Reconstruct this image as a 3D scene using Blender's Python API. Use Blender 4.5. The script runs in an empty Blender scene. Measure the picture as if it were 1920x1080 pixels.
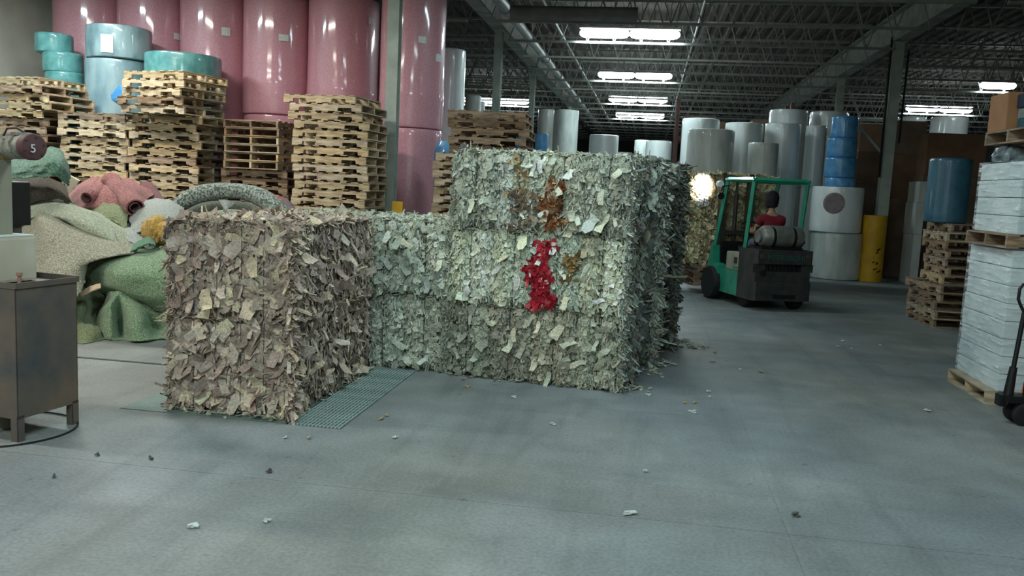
import bpy, bmesh, math, random
import numpy as np
from mathutils import Vector, Matrix, Euler

random.seed(7)
S = bpy.context.scene
COL = S.collection
PI = math.pi

# ------------------------------------------------------------------ camera
F_PX, CAM_H, ROLL, HZ, VPX = 1600.0, 1.8, 0.048, 348.0, 1218.0
pitch = math.atan((540 - HZ) * math.cos(ROLL) / F_PX)

def cam_axes(yaw):
    fw = Vector((math.sin(yaw) * math.cos(pitch), math.cos(yaw) * math.cos(pitch), -math.sin(pitch)))
    r = Vector((math.cos(yaw), -math.sin(yaw), 0)); u = r.cross(fw)
    c, s = math.cos(ROLL), math.sin(ROLL)
    return fw, c * r + s * u, c * u - s * r
lo, hi = -1.0, 0.5
for _ in range(50):
    m = (lo + hi) / 2
    fw, R_, U_ = cam_axes(m)
    if 960 + F_PX * R_.y / fw.y > VPX: lo = m
    else: hi = m
FW, RT, UP = cam_axes(m)
cd = bpy.data.cameras.new('camera'); cam = bpy.data.objects.new('camera', cd); COL.objects.link(cam)
cd.sensor_width = 36; cd.lens = 36 * F_PX / 1920; cd.clip_end = 200
M = Matrix((RT, UP, -FW)).transposed().to_4x4(); M.translation = Vector((0, 0, CAM_H))
cam.matrix_world = M
S.camera = cam

def at(x, y, Y):
    """world point on the plane at distance Y that the photograph shows at pixel x, y"""
    d = FW + (x - 960) / F_PX * RT - (y - 540) / F_PX * UP
    return Vector((0, 0, CAM_H)) + d * (Y / d.y)

# ------------------------------------------------------------------ world, exposure, lights
S.view_settings.view_transform = 'Standard'; S.view_settings.look = 'None'
S.view_settings.gamma = 1; S.view_settings.use_curve_mapping = False
S.view_settings.exposure = 0.75
w = bpy.data.worlds.new('world'); S.world = w; w.use_nodes = True
w.node_tree.nodes['Background'].inputs[0].default_value = (0.75, 0.95, 1.0, 1)
w.node_tree.nodes['Background'].inputs[1].default_value = 0.065

def area(name, loc, sx, sy, power, color, rot=(0, 0, 0)):
    l = bpy.data.lights.new(name, 'AREA'); l.shape = 'RECTANGLE'; l.size = sx; l.size_y = sy
    l.energy = power; l.color = color
    o = bpy.data.objects.new(name, l); o.location = loc; o.rotation_euler = rot; COL.objects.link(o)
    return o
COOL = (0.74, 0.96, 1.0)
WARMISH = (1.0, 0.98, 0.90)
# rows of ceiling strips: the lane over the aisle and the lane over the carpet heap (outside the frame)
for yy, p in ((13.4, 55), (6.2, 95), (-1.0, 285)):
    area('aisle_strip_lamp', (-0.7, yy, 5.35), 2.4, 0.3, p, COOL)
for xx, yy, p in ((-7.6, 11.0, 150), (-7.6, 5.0, 150), (-7.0, -1.0, 150)):
    area('heap_lane_strip_lamp', (xx, yy, 5.35), 2.4, 0.3, p, WARMISH)
area('wall_fill_light', (-9.9, 12.0, 5.35), 1.2, 0.3, 130, COOL)  # unseen light added to brighten the left wall and the pink rolls
area('side_lane_strip_lamp', (8.5, 3.0, 5.35), 2.4, 0.3, 55, COOL)
VISIBLE_LAMP_W = 110

# ------------------------------------------------------------------ materials
MATS = {}
def lin(c):
    return tuple(((v / 255) / 12.92 if v / 255 <= 0.04045 else ((v / 255 + 0.055) / 1.055) ** 2.4) for v in c) + (1,)

def mat(name, c1, c2=None, scale=6, rough=0.7, metal=0, bump=0, bscale=None, coat=0, detail=4, rnd=0.0,
        stretch=None, spec=0.4, contrast=(0.35, 0.65), attr=False, emit=0, world=False, sheen=0):
    if name in MATS: return MATS[name]
    m = bpy.data.materials.new(name); m.use_nodes = True; MATS[name] = m
    nt = m.node_tree; N = nt.nodes; L = nt.links
    b = N['Principled BSDF']
    b.inputs['Roughness'].default_value = rough; b.inputs['Metallic'].default_value = metal
    b.inputs['Specular IOR Level'].default_value = spec
    if coat:
        b.inputs['Coat Weight'].default_value = coat; b.inputs['Coat Roughness'].default_value = 0.08
    if sheen: b.inputs['Sheen Weight'].default_value = sheen
    if world:
        g = N.new('ShaderNodeNewGeometry'); src = g.outputs['Position']
    else:
        g = N.new('ShaderNodeTexCoord'); src = g.outputs['Object']
    if stretch:
        mp = N.new('ShaderNodeMapping'); mp.inputs['Scale'].default_value = stretch
        L.new(src, mp.inputs['Vector']); src = mp.outputs['Vector']
    if rnd:
        oi = N.new('ShaderNodeObjectInfo'); ad = N.new('ShaderNodeVectorMath'); ad.operation = 'ADD'
        ml = N.new('ShaderNodeMath'); ml.operation = 'MULTIPLY'; ml.inputs[1].default_value = 37.0
        L.new(oi.outputs['Random'], ml.inputs[0]); L.new(src, ad.inputs[0]); L.new(ml.outputs[0], ad.inputs[1])
        src = ad.outputs[0]
    n = N.new('ShaderNodeTexNoise'); n.inputs['Scale'].default_value = scale; n.inputs['Detail'].default_value = detail
    L.new(src, n.inputs['Vector'])
    cr = N.new('ShaderNodeValToRGB'); cr.color_ramp.elements[0].position = contrast[0]; cr.color_ramp.elements[1].position = contrast[1]
    cr.color_ramp.elements[0].color = lin(c1); cr.color_ramp.elements[1].color = lin(c2 or c1)
    L.new(n.outputs[0], cr.inputs[0]); col = cr.outputs[0]
    if attr:
        a = N.new('ShaderNodeAttribute'); a.attribute_name = 'Col'
        mx = N.new('ShaderNodeMix'); mx.data_type = 'RGBA'; mx.blend_type = 'MULTIPLY'; mx.inputs[0].default_value = 1
        L.new(a.outputs['Color'], mx.inputs[6]); L.new(col, mx.inputs[7]); col = mx.outputs[2]
    if rnd:
        hs = N.new('ShaderNodeHueSaturation')
        mr = N.new('ShaderNodeMapRange'); mr.inputs[3].default_value = 1 - rnd; mr.inputs[4].default_value = 1 + rnd
        L.new(oi.outputs['Random'], mr.inputs[0]); L.new(mr.outputs[0], hs.inputs['Value'])
        mr2 = N.new('ShaderNodeMapRange'); mr2.inputs[3].default_value = 0.8; mr2.inputs[4].default_value = 1.15
        mu = N.new('ShaderNodeMath'); mu.operation = 'FRACT'; mu2 = N.new('ShaderNodeMath'); mu2.operation = 'MULTIPLY'; mu2.inputs[1].default_value = 7.31
        L.new(oi.outputs['Random'], mu2.inputs[0]); L.new(mu2.outputs[0], mu.inputs[0]); L.new(mu.outputs[0], mr2.inputs[0])
        L.new(mr2.outputs[0], hs.inputs['Saturation'])
        L.new(col, hs.inputs['Color']); col = hs.outputs[0]
    L.new(col, b.inputs['Base Color'])
    if bump:
        n2 = N.new('ShaderNodeTexNoise'); n2.inputs['Scale'].default_value = bscale or scale * 2; n2.inputs['Detail'].default_value = 5
        L.new(src, n2.inputs['Vector'])
        bp = N.new('ShaderNodeBump'); bp.inputs['Strength'].default_value = bump; bp.inputs['Distance'].default_value = 0.02
        L.new(n2.outputs[0], bp.inputs['Height']); L.new(bp.outputs[0], b.inputs['Normal'])
    if emit:
        b.inputs['Emission Color'].default_value = lin(c1); b.inputs['Emission Strength'].default_value = emit
    return m

wood = mat('pallet_wood', (150, 130, 102), (194, 174, 142), 5, 0.8, stretch=(1, 1, 6), rnd=0.30, bump=0.3, bscale=30)
wood_old = mat('old_pallet_wood', (112, 92, 74), (156, 132, 106), 5, 0.85, stretch=(1, 1, 6), rnd=0.30, bump=0.3, bscale=30)
steel_paint = mat('grey_white_paint', (150, 158, 150), (176, 184, 174), 3, 0.6, bump=0.1)
beam_paint = mat('beam_paint', (120, 124, 116), (150, 154, 145), 3, 0.7)
joist_paint = mat('joist_paint', (124, 126, 120), (146, 148, 140), 3, 0.7)
deck_m = mat('roof_deck_paint', (72, 68, 62), (96, 90, 84), 1.2, 0.9)
dark = mat('black_rubber', (16, 17, 19), (26, 27, 30), 20, 0.7)
blackm = mat('black_metal', (14, 14, 16), (24, 24, 26), 20, 0.45)
white_film = mat('white_film', (222, 228, 226), (238, 242, 240), 4, 0.3, coat=0.7, bump=0.25, bscale=7, stretch=(1, 1, .35), spec=.6)
grey_film = mat('grey_film', (172, 178, 172), (200, 204, 198), 5, 0.35, coat=0.5, bump=0.25, bscale=7, stretch=(1, 1, .35))
carton_white = mat('white_carton', (192, 204, 206), (212, 222, 222), 3, 0.6)
carton_brown = mat('brown_carton', (104, 84, 66), (128, 104, 82), 2, 0.85, rnd=0.15)
sticker = mat('white_sticker', (205, 210, 205), (225, 228, 222), 30, 0.5)
pink = mat('pink_pad_in_film', (196, 134, 146), (212, 156, 166), 60, 0.45, coat=1.0, bump=0.22, bscale=3.2, stretch=(1, 1, .5), spec=.5, detail=6)

# ------------------------------------------------------------------ helpers
def link(o, parent=None):
    COL.objects.link(o)
    if parent is not None: o.parent = parent
    return o

def tag(o, label=None, cat=None, group=None, kind=None):
    if label: o['label'] = label
    if cat: o['category'] = cat
    if group: o['group'] = group
    if kind: o['kind'] = kind
    return o

def empty(name, loc=(0, 0, 0), rz=0.0, label=None, cat=None, group=None, parent=None):
    o = bpy.data.objects.new(name, None); o.location = loc; o.rotation_euler = (0, 0, rz); o.empty_display_size = .1
    link(o, parent)
    return tag(o, label, cat, group)

def text_mesh(name, curve, parent):
    t = bpy.data.objects.new(name, curve); COL.objects.link(t); bpy.context.view_layer.update()
    me = bpy.data.meshes.new_from_object(t.evaluated_get(bpy.context.evaluated_depsgraph_get())); me.name = name
    bpy.data.objects.remove(t)
    return link(bpy.data.objects.new(name, me), parent)

class MB:
    """collects simple shapes into one mesh"""
    def __init__(s): s.v = []; s.f = []; s.sm = False
    def add(s, vs, fs):
        b = len(s.v); s.v += [tuple(v) for v in vs]; s.f += [tuple(b + i for i in f) for f in fs]; return s
    def box(s, x0, x1, y0, y1, z0, z1, bev=0.0, T=None):
        if bev <= 0:
            vs = [(x, y, z) for z in (z0, z1) for y in (y0, y1) for x in (x0, x1)]
            fs = [(0, 2, 3, 1), (4, 5, 7, 6), (0, 1, 5, 4), (2, 6, 7, 3), (0, 4, 6, 2), (1, 3, 7, 5)]
        else:
            bm = bmesh.new(); bmesh.ops.create_cube(bm, size=1)
            for v in bm.verts:
                v.co = Vector(((x0 + x1) / 2 + v.co.x * (x1 - x0), (y0 + y1) / 2 + v.co.y * (y1 - y0), (z0 + z1) / 2 + v.co.z * (z1 - z0)))
            bmesh.ops.bevel(bm, geom=bm.edges[:], offset=bev, segments=2, affect='EDGES', profile=0.7)
            bm.verts.index_update(); vs = [v.co[:] for v in bm.verts]; fs = [[v.index for v in f.verts] for f in bm.faces]; bm.free()
        if T is not None: vs = [T @ Vector(v) for v in vs]
        return s.add(vs, fs)
    def prism(s, pts, axis, a, b):
        """polygon pts (2d) extruded along axis from a to b"""
        def P(p, t):
            if axis == 0: return (t, p[0], p[1])
            if axis == 1: return (p[0], t, p[1])
            return (p[0], p[1], t)
        n = len(pts); vs = [P(p, a) for p in pts] + [P(p, b) for p in pts]
        fs = [tuple(range(n))[::-1], tuple(range(n, 2 * n))] + [(i, (i + 1) % n, n + (i + 1) % n, n + i) for i in range(n)]
        return s.add(vs, fs)
    def tube(s, path, r, seg=8, caps=True):
        path = [Vector(p) for p in path]; n = len(path); rs = r if isinstance(r, (list, tuple)) else [r] * n
        vs = []; prev = None
        for i, p in enumerate(path):
            t = (path[min(i + 1, n - 1)] - path[max(i - 1, 0)]).normalized()
            a = prev if prev is not None else (Vector((0, 0, 1)) if abs(t.z) < .9 else Vector((1, 0, 0)))
            u = (a - t * a.dot(t)).normalized(); prev = u; w_ = t.cross(u)
            for k in range(seg):
                an = 2 * PI * k / seg; vs.append(p + (u * math.cos(an) + w_ * math.sin(an)) * rs[i])
        fs = [(i * seg + k, i * seg + (k + 1) % seg, (i + 1) * seg + (k + 1) % seg, (i + 1) * seg + k) for i in range(n - 1) for k in range(seg)]
        if caps: fs += [tuple(range(seg))[::-1], tuple(range((n - 1) * seg, n * seg))]
        return s.add(vs, fs)
    def lathe(s, prof, c=(0, 0, 0), seg=32, wob=None, axis=2):
        """prof: list of (radius, height)"""
        vs = []; n = len(prof)
        for i, (r, z) in enumerate(prof):
            for k in range(seg):
                an = 2 * PI * k / seg; rr = r * (1 + (wob(an, z) if wob else 0))
                a, b = rr * math.cos(an), rr * math.sin(an)
                vs.append((c[0] + a, c[1] + b, c[2] + z) if axis == 2 else ((c[0] + z, c[1] + a, c[2] + b) if axis == 0 else (c[0] + b, c[1] + z, c[2] + a)))
        fs = [(i * seg + k, i * seg + (k + 1) % seg, (i + 1) * seg + (k + 1) % seg, (i + 1) * seg + k) for i in range(n - 1) for k in range(seg)]
        if prof[0][0] > 1e-4: fs.append(tuple(range(seg))[::-1])
        if prof[-1][0] > 1e-4: fs.append(tuple(range((n - 1) * seg, n * seg)))
        return s.add(vs, fs)
    def mesh(s, name, m, smooth=False):
        me = bpy.data.meshes.new(name); me.from_pydata(s.v, [], s.f); me.materials.append(m)
        bm = bmesh.new(); bm.from_mesh(me); bmesh.ops.recalc_face_normals(bm, faces=bm.faces[:]); bm.to_mesh(me); bm.free()
        if smooth:
            me.shade_smooth()
            try: me.set_sharp_from_angle(angle=math.radians(40))
            except Exception: pass
        return me
    def build(s, name, m, parent=None, smooth=False, loc=None, rz=None):
        o = bpy.data.objects.new(name, s.mesh(name, m, smooth)); link(o, parent)
        if loc is not None: o.location = loc
        if rz is not None: o.rotation_euler = (0, 0, rz)
        return o

def inst(name, me, parent=None, loc=(0, 0, 0), rot=(0, 0, 0)):
    o = bpy.data.objects.new(name, me); o.location = loc; o.rotation_euler = rot; return link(o, parent)

def copy_tree(o, parent=None):
    c = o.copy(); COL.objects.link(c)
    if parent is not None: c.parent = parent
    for ch in list(o.children): copy_tree(ch, c)
    return c

ORD = ['topmost', 'second', 'third', 'fourth', 'fifth', 'sixth', 'seventh', 'eighth', 'ninth', 'tenth', 'eleventh', 'twelfth', 'thirteenth',
       'fourteenth', 'fifteenth', 'sixteenth', 'seventeenth', 'eighteenth', 'nineteenth', 'twentieth', 'twenty-first', 'twenty-second',
       'twenty-third', 'twenty-fourth', 'twenty-fifth', 'twenty-sixth']

# ------------------------------------------------------------------ the setting: floor, walls, roof
def floor_material():
    m = bpy.data.materials.new('worn_concrete'); m.use_nodes = True; nt = m.node_tree; N = nt.nodes; L = nt.links
    b = N['Principled BSDF']; g = N.new('ShaderNodeNewGeometry')
    def noise(scale, det, st=(1, 1, 1), rot=0, dist=0):
        mp = N.new('ShaderNodeMapping'); mp.inputs['Scale'].default_value = st; mp.inputs['Rotation'].default_value = (0, 0, rot)
        L.new(g.outputs['Position'], mp.inputs['Vector'])
        n = N.new('ShaderNodeTexNoise'); n.inputs['Scale'].default_value = scale; n.inputs['Detail'].default_value = det
        n.inputs['Distortion'].default_value = dist
        L.new(mp.outputs[0], n.inputs['Vector']); return n.outputs[0]
    def ramp(src, p0, c0, p1, c1):
        r = N.new('ShaderNodeValToRGB'); r.color_ramp.elements[0].position = p0; r.color_ramp.elements[0].color = c0
        r.color_ramp.elements[1].position = p1; r.color_ramp.elements[1].color = c1; L.new(src, r.inputs[0]); return r.outputs[0]
    def mix(fac, a, b_, mode='MIX', f=None):
        x = N.new('ShaderNodeMix'); x.data_type = 'RGBA'; x.blend_type = mode
        if fac is not None: L.new(fac, x.inputs[0])
        else: x.inputs[0].default_value = f
        L.new(a, x.inputs[6]); L.new(b_, x.inputs[7]); return x.outputs[2]
    base = ramp(noise(0.5, 5, dist=.6), 0.32, lin((114, 120, 121)), 0.7, lin((138, 143, 143)))
    worn = ramp(noise(2.2, 8, dist=.3), 0.4, (.87, .87, .87, 1), 0.66, (1.05, 1.05, 1.05, 1))
    tint = ramp(noise(0.22, 3), 0.40, (1.06, 1.0, .90, 1), 0.58, (.97, 1.0, 1.03, 1))
    c = mix(None, base, worn, 'MULTIPLY', 1.0); c = mix(None, c, tint, 'MULTIPLY', 1.0)
    fine = ramp(noise(45, 4), 0.35, (.84, .84, .84, 1), 0.65, (1.1, 1.1, 1.1, 1))
    c = mix(None, c, fine, 'MULTIPLY', 1.0)
    # tyre marks: long soft streaks swept along the aisle
    tyre = ramp(noise(2.2, 5, (1.6, .16, 1), .25, 1.2), 0.5, (1, 1, 1, 1), 0.68, (.86, .87, .87, 1))
    c = mix(None, c, tyre, 'MULTIPLY', 1.0)
    tyre2 = ramp(noise(1.8, 5, (.2, 1.8, 1), -.35, .9), 0.54, (1, 1, 1, 1), 0.7, (.9, .9, .91, 1))
    c = mix(None, c, tyre2, 'MULTIPLY', 1.0)
    spots = ramp(noise(9, 2), 0.70, (1, 1, 1, 1), 0.76, (.6, .58, .55, 1))
    c = mix(None, c, spots, 'MULTIPLY', .8)
    L.new(c, b.inputs['Base Color'])
    rr = N.new('ShaderNodeMapRange'); rr.inputs[3].default_value = .42; rr.inputs[4].default_value = .72
    L.new(noise(3, 4), rr.inputs[0]); L.new(rr.outputs[0], b.inputs['Roughness'])
    b.inputs['Specular IOR Level'].default_value = .35
    bp = N.new('ShaderNodeBump'); bp.inputs['Strength'].default_value = .15; bp.inputs['Distance'].default_value = .01
    L.new(noise(60, 5), bp.inputs['Height']); L.new(bp.outputs[0], b.inputs['Normal'])
    return m
conc = floor_material()
XA, XB, YA, YB, ZR = -12.6, 16.0, -4.0, 62.0, 6.25
fl = tag(MB().box(XA, XB, YA, YB, -0.3, -0.02).build('floor', mat('joint_filler', (40, 42, 42), (52, 54, 54))), kind='structure')
xs = [XA, -5.35, 0.86, 7.1, XB]; ys = [YA, -1.6, 4.62, 10.8, 17, 23.2, 29.4, 35.6, 41.8, 48, 54.2, YB]
SC = (-3.82, -2.08, 5.72, 7.72)            # pit of the floor scale, left open in the slab
for i in range(4):
    for j in range(len(ys) - 1):
        x0, x1, y0, y1 = xs[i] + .0006, xs[i + 1] - .0006, ys[j] + .0025, ys[j + 1] - .0025
        mb = MB()
        if x0 < SC[0] and x1 > SC[1] and y0 < SC[2] and y1 > SC[3]:
            mb.box(x0, SC[0], y0, y1, -.02, 0); mb.box(SC[1], x1, y0, y1, -.02, 0)
            mb.box(SC[0], SC[1], y0, SC[2], -.02, 0); mb.box(SC[0], SC[1], SC[3], y1, -.02, 0)
        else: mb.box(x0, x1, y0, y1, -.02, 0)
        mb.build('concrete_slab', conc, fl)
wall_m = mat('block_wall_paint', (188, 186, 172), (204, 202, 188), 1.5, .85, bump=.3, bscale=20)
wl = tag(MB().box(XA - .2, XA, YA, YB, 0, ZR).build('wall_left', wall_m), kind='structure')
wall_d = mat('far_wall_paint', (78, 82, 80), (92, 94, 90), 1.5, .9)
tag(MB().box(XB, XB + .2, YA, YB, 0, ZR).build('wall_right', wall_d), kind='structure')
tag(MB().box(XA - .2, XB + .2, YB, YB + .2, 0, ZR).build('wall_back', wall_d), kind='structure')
tag(MB().box(XA - .2, XB + .2, YA - .2, YA, 0, ZR).build('wall_front', wall_m), kind='structure')

# ribbed roof deck
mb = MB()
pts = []; x = XA
while x < XB: pts += [(x, ZR), (x + .12, ZR), (x + .15, ZR + .04), (x + .27, ZR + .04)]; x += .3
pts += [(x, ZR + .2), (XA, ZR + .2)]
mb.prism(pts, 1, YA, YB)
ceil = tag(mb.build('ceiling', deck_m), kind='structure')

# bar joists running across the building
LAMP_Y = [20.6, 27.77, 34.94, 42.11]
JY = [20.6 + 2.39 * k for k in range(-2, 17)]
JZ0, JZ1 = 5.2, 6.2
def joist(xa, xb):
    ch = MB(); ch.box(xa, xb, -.045, -.008, JZ0, JZ0 + .05); ch.box(xa, xb, .008, .045, JZ0, JZ0 + .05)
    tp = MB(); tp.box(xa, xb, -.045, .045, JZ1 - .05, JZ1)
    wb = MB(); n = int((xb - xa) / .62); st = (xb - xa) / n
    for k in range(n):
        a = xa + k * st
        for p, q in (((a, 0, JZ0 + .03), (a + st / 2, 0, JZ1 - .03)), ((a + st / 2, 0, JZ1 - .03), (a + st, 0, JZ0 + .03))):
            wb.tube([p, q], .014, 5, False)
    return ch.mesh('bottom_chord', joist_paint), tp.mesh('top_chord', joist_paint), wb.mesh('web', joist_paint)
jm = joist(-3.55, 5.2), joist(XA + .1, -4.05), joist(5.7, XB - .1)
for yj in JY:
    for a, b_, c_ in jm:
        j = inst('joist_bottom_chord', a, ceil, (0, yj, 0)); inst('top_chord', b_, j); inst('joist_web', c_, j)

def ibeam(x, y0, y1, z0, h=.5, wd=.3):
    m_ = MB(); m_.box(x - wd / 2, x + wd / 2, y0, y1, z0, z0 + .03); m_.box(x - wd / 2, x + wd / 2, y0, y1, z0 + h - .03, z0 + h)
    m_.box(x - .015, x + .015, y0, y1, z0 + .03, z0 + h - .03); return m_
for bx_, z_ in ((-3.82, 5.5), (5.45, 5.5)):
    ibeam(bx_, 2, YB - .1, z_, .68).build('roof_girder', beam_paint, ceil)

def column(x, y, wd, ztop, label, base=True, name='steel_column'):
    e = empty(name, (x, y, 0), 0, label, 'column')
    h = wd / 2; p = MB(); p.box(-h, h, -h, -h + .014, .02, ztop); p.box(-h, h, h - .014, h, .02, ztop); p.box(-.008, .008, -h + .014, h - .014, .02, ztop)
    p.build('shaft', steel_paint, e)
    MB().box(-h - .06, h + .06, -h - .06, h + .06, 0, .02).build('base_plate', steel_paint, e)
    MB().box(-h - .04, h + .04, -h - .04, h + .04, ztop, ztop + .02).build('cap_plate', steel_paint, e)
    return e
column(-3.82, 20.8, .19, 5.47, 'pale grey steel column rising behind the brown-topped pallet stack, left of the blue roll')
column(-3.82, 26.95, .16, 5.47, 'thin pale steel column beside the bright blue roll under the long girder')
column(-3.82, 39.5, .16, 5.47, 'far steel column under the long girder beyond the big grey roll')
cn = column(-4.44, 14.35, .20, 6.2, 'white steel column between the tallest pallet stack and the pink roll')
rc = column(5.42, 21.3, .24, 5.47, 'pale steel column standing in the yellow bollard sleeve by brown cartons')
column(5.42, 27.2, .2, 5.47, 'far pale column behind the white wrapped rolls right of centre')
# diagonal brace and arm on the right column, power cable
br = MB(); br.box(-1.05, 0, -.035, .035, 3.68, 3.75); br.tube([(-.8, 0, 3.68), (-.1, 0, 2.95)], .035, 6)
br.build('brace', steel_paint, rc)
MB().tube([(-.18, -.16, 5.6), (-.19, -.18, 4.6), (-.17, -.17, 2.4)], .028, 6).build('conduit', dark, rc)
MB().tube([(.22, -.1, 5.3), (.2, -.12, 3.2)], .025, 6).build('conduit', dark, rc)
yel = mat('yellow_paint', (206, 160, 30), (184, 138, 26), 4, .55, bump=.1, contrast=(.4, .7))
# concrete filled yellow guard round the column foot
bo = empty('bollard', (5.16, 20.75, 0), 0, 'yellow round bollard guarding the foot of the pale column', 'bollard')
m_ = MB(); m_.lathe([(.26, 0), (.26, 1.49), (.25, 1.52), (.0, 1.52)], seg=28); m_.build('sleeve', yel, bo, True)
for q in range(6):
    a = -1.35 + random.uniform(-.3, .3); z = random.uniform(.2, .75); w2 = random.uniform(.1, .22); h2 = random.uniform(.03, .09)
    V = [(math.cos(a + t) * rr_, math.sin(a + t) * rr_, z + u + t * .1) for t in (-w2, 0, w2) for u in (0, h2) for rr_ in (.255, .263)]
    MB().add(V, [(1, 5, 7, 3), (5, 9, 11, 7), (0, 1, 3, 2), (8, 10, 11, 9), (0, 4, 5, 1), (4, 8, 9, 5), (2, 3, 7, 6), (6, 7, 11, 10), (0, 2, 6, 4), (4, 6, 10, 8)]).build('scrape_mark', mat('dark_green_smear', (60, 66, 30), (90, 60, 26), 10, .8), bo)
# pipe beside the left girder with couplings, hangers
pp = empty('overhead_pipe', (-3.17, 0, 5.42), 0, 'large grey pipe hung beside the left roof girder', 'pipe')
pipe_m = mat('galvanised_pipe', (126, 132, 130), (150, 156, 152), 3, .45, metal=.2)
m_ = MB(); m_.tube([(0, 9, 0), (0, 60, 0)], .12, 14); m_.build('pipe_run', pipe_m, pp, True)
y = 14.5; cme = None
for k in range(12):
    m_ = MB().tube([(0, y - .12, 0), (0, y + .12, 0)], .15, 14)
    m_.build('coupling', pipe_m, pp, True); m_ = MB().box(-.01, .01, y + .5, y + .53, .1, .85); m_.build('hanger', joist_paint, pp); y += 3.4
hp = empty('heater_duct', (0, 17.2, 5.2), 0, 'dark horizontal duct hanging under the roof left of the nearest lamp', 'duct')
MB().tube([(-2.95, 0, 0), (-.45, 0, 0)], .14, 14).build('duct_run', mat('dull_duct', (92, 94, 92), (112, 114, 112), 3, .6), hp, True)
for xx in (-2.6, -.9): MB().box(xx - .01, xx + .01, -.01, .01, .1, 1.05).build('hanger', joist_paint, hp)
for xx, nm in ((.80, 'thin white conduit along the roof right of the lamps'), (-2.33, 'thin white conduit along the roof left of the lamps')):
    cp = MB().tube([(xx, 15, 5.47), (xx, 60, 5.47)], .02, 6).build('conduit', mat('white_conduit', (216, 224, 224), (230, 235, 235), 3, .4)); tag(cp, nm, 'conduit')

# ------------------------------------------------------------------ ceiling strip lights
tube_m = bpy.data.materials.new('lit_tube'); tube_m.use_nodes = True
tb = tube_m.node_tree.nodes['Principled BSDF']; tb.inputs['Base Color'].default_value = (1, 1, 1, 1)
tb.inputs['Emission Color'].default_value = (.86, .98, 1, 1); tb.inputs['Emission Strength'].default_value = 14
housing_m = mat('lamp_housing', (190, 196, 196), (205, 210, 210), 3, .5)
def lamp(x, y, label, ln=2.32, power=VISIBLE_LAMP_W, z=5.42):
    y -= .09; e = empty('strip_light', (x, y, z), 0, label, 'lamp', 'fluorescent strip lights under the roof')
    MB().box(-ln / 2, ln / 2, -.11, .11, .10, .15, .01).build('housing', housing_m, e)
    n = 2 if ln > 1.5 else 1
    for k in range(n):                      # one lens per pair of tubes, swollen to imitate the lamp's bloom
        a = -ln / 2 + k * ln / n + .01; b_ = a + ln / n - .02
        m_ = MB(); m_.tube([(a, 0, 0), (a + .05, 0, 0), (a + .16, 0, 0), (b_ - .16, 0, 0), (b_ - .05, 0, 0), (b_, 0, 0)], [.04, .085, .11, .11, .085, .04], 14)
        m_.build('bloom_lens', tube_m, e, True)
    for xx in (-ln * .4, ln * .4): MB().box(xx - .008, xx + .008, -.008, .008, .13, .78).build('hanger', joist_paint, e)
    area('strip_lamp', (x, y, z - .14), ln, .25, power, COOL)
names = ['nearest', 'second', 'third', 'fourth', 'farthest']
for k, ly in enumerate(LAMP_Y[:4]):
    lamp(-.70, ly, f'{names[k]} lit double strip light over the aisle, seen above the bale stack', power=VISIBLE_LAMP_W * (1 + .3 * k))
lamp(-6.85, 37.33, 'lit strip light partly hidden behind a column in the left bay', 2.9, 120)
lamp(10.55, 34.94, 'lit strip light above white rolls in the right bay', 2.36, 90)
lamp(9.95, 27.77, 'small lit lamp beside the brown carton, far right', 1.0, 30)

# ------------------------------------------------------------------ pallets
def pallet_variant(v, wd, L=1.22, W=1.02):
    rr = random.Random(v)
    H = .128; t = .0165; h0, h1 = t, H - t
    e = empty('wooden_pallet')
    nt = [( -L/2, h0), (-L*.37, h0), (-L*.362, h0+.052), (-L*.178, h0+.052), (-L*.17, h0), (L*.17, h0), (L*.178, h0+.052), (L*.362, h0+.052), (L*.37, h0), (L/2, h0), (L/2, h1), (-L/2, h1)]
    for yy in (-W / 2 + .02, 0, W / 2 - .02):
        MB().prism(nt, 1, yy - .019, yy + .019).build('stringer', wd, e)
    n = 7; bw = .105
    for k in range(n):
        if v % 4 == 3 and k == 4: continue
        xx = -L / 2 + bw / 2 + k * (L - bw) / (n - 1) + rr.uniform(-.012, .012) * (0 < k < n - 1); dy = rr.uniform(-.012, .012)
        b2 = bw * rr.uniform(.85, 1.1) / 2
        MB().box(xx - b2, xx + b2, -W / 2 + dy, W / 2 + dy, h1 + .0005, H).build('deck_board', wd, e)
    for k in range(5):
        xx = (-L / 2 + bw / 2) + k * (L - bw) / 4 + (0, .06, 0, -.06, 0)[k]
        MB().box(xx - bw / 2, xx + bw / 2, -W / 2 + rr.uniform(-.008, .008), W / 2, 0, t - .0005).build('bottom_board', wd, e)
    return e
PROTO = [pallet_variant(1, wood), pallet_variant(2, wood), pallet_variant(3, wood), pallet_variant(4, wood_old), pallet_variant(7, wood_old)]
used = set()
def place_pallet(k, x, y, z, rz, label, group):
    e = PROTO[k]
    if k in used: e = copy_tree(e)
    used.add(k); e.location = (x, y, z); e.rotation_euler = (0, 0, rz); tag(e, label, 'pallet', group); return e
PH = .1335
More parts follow.
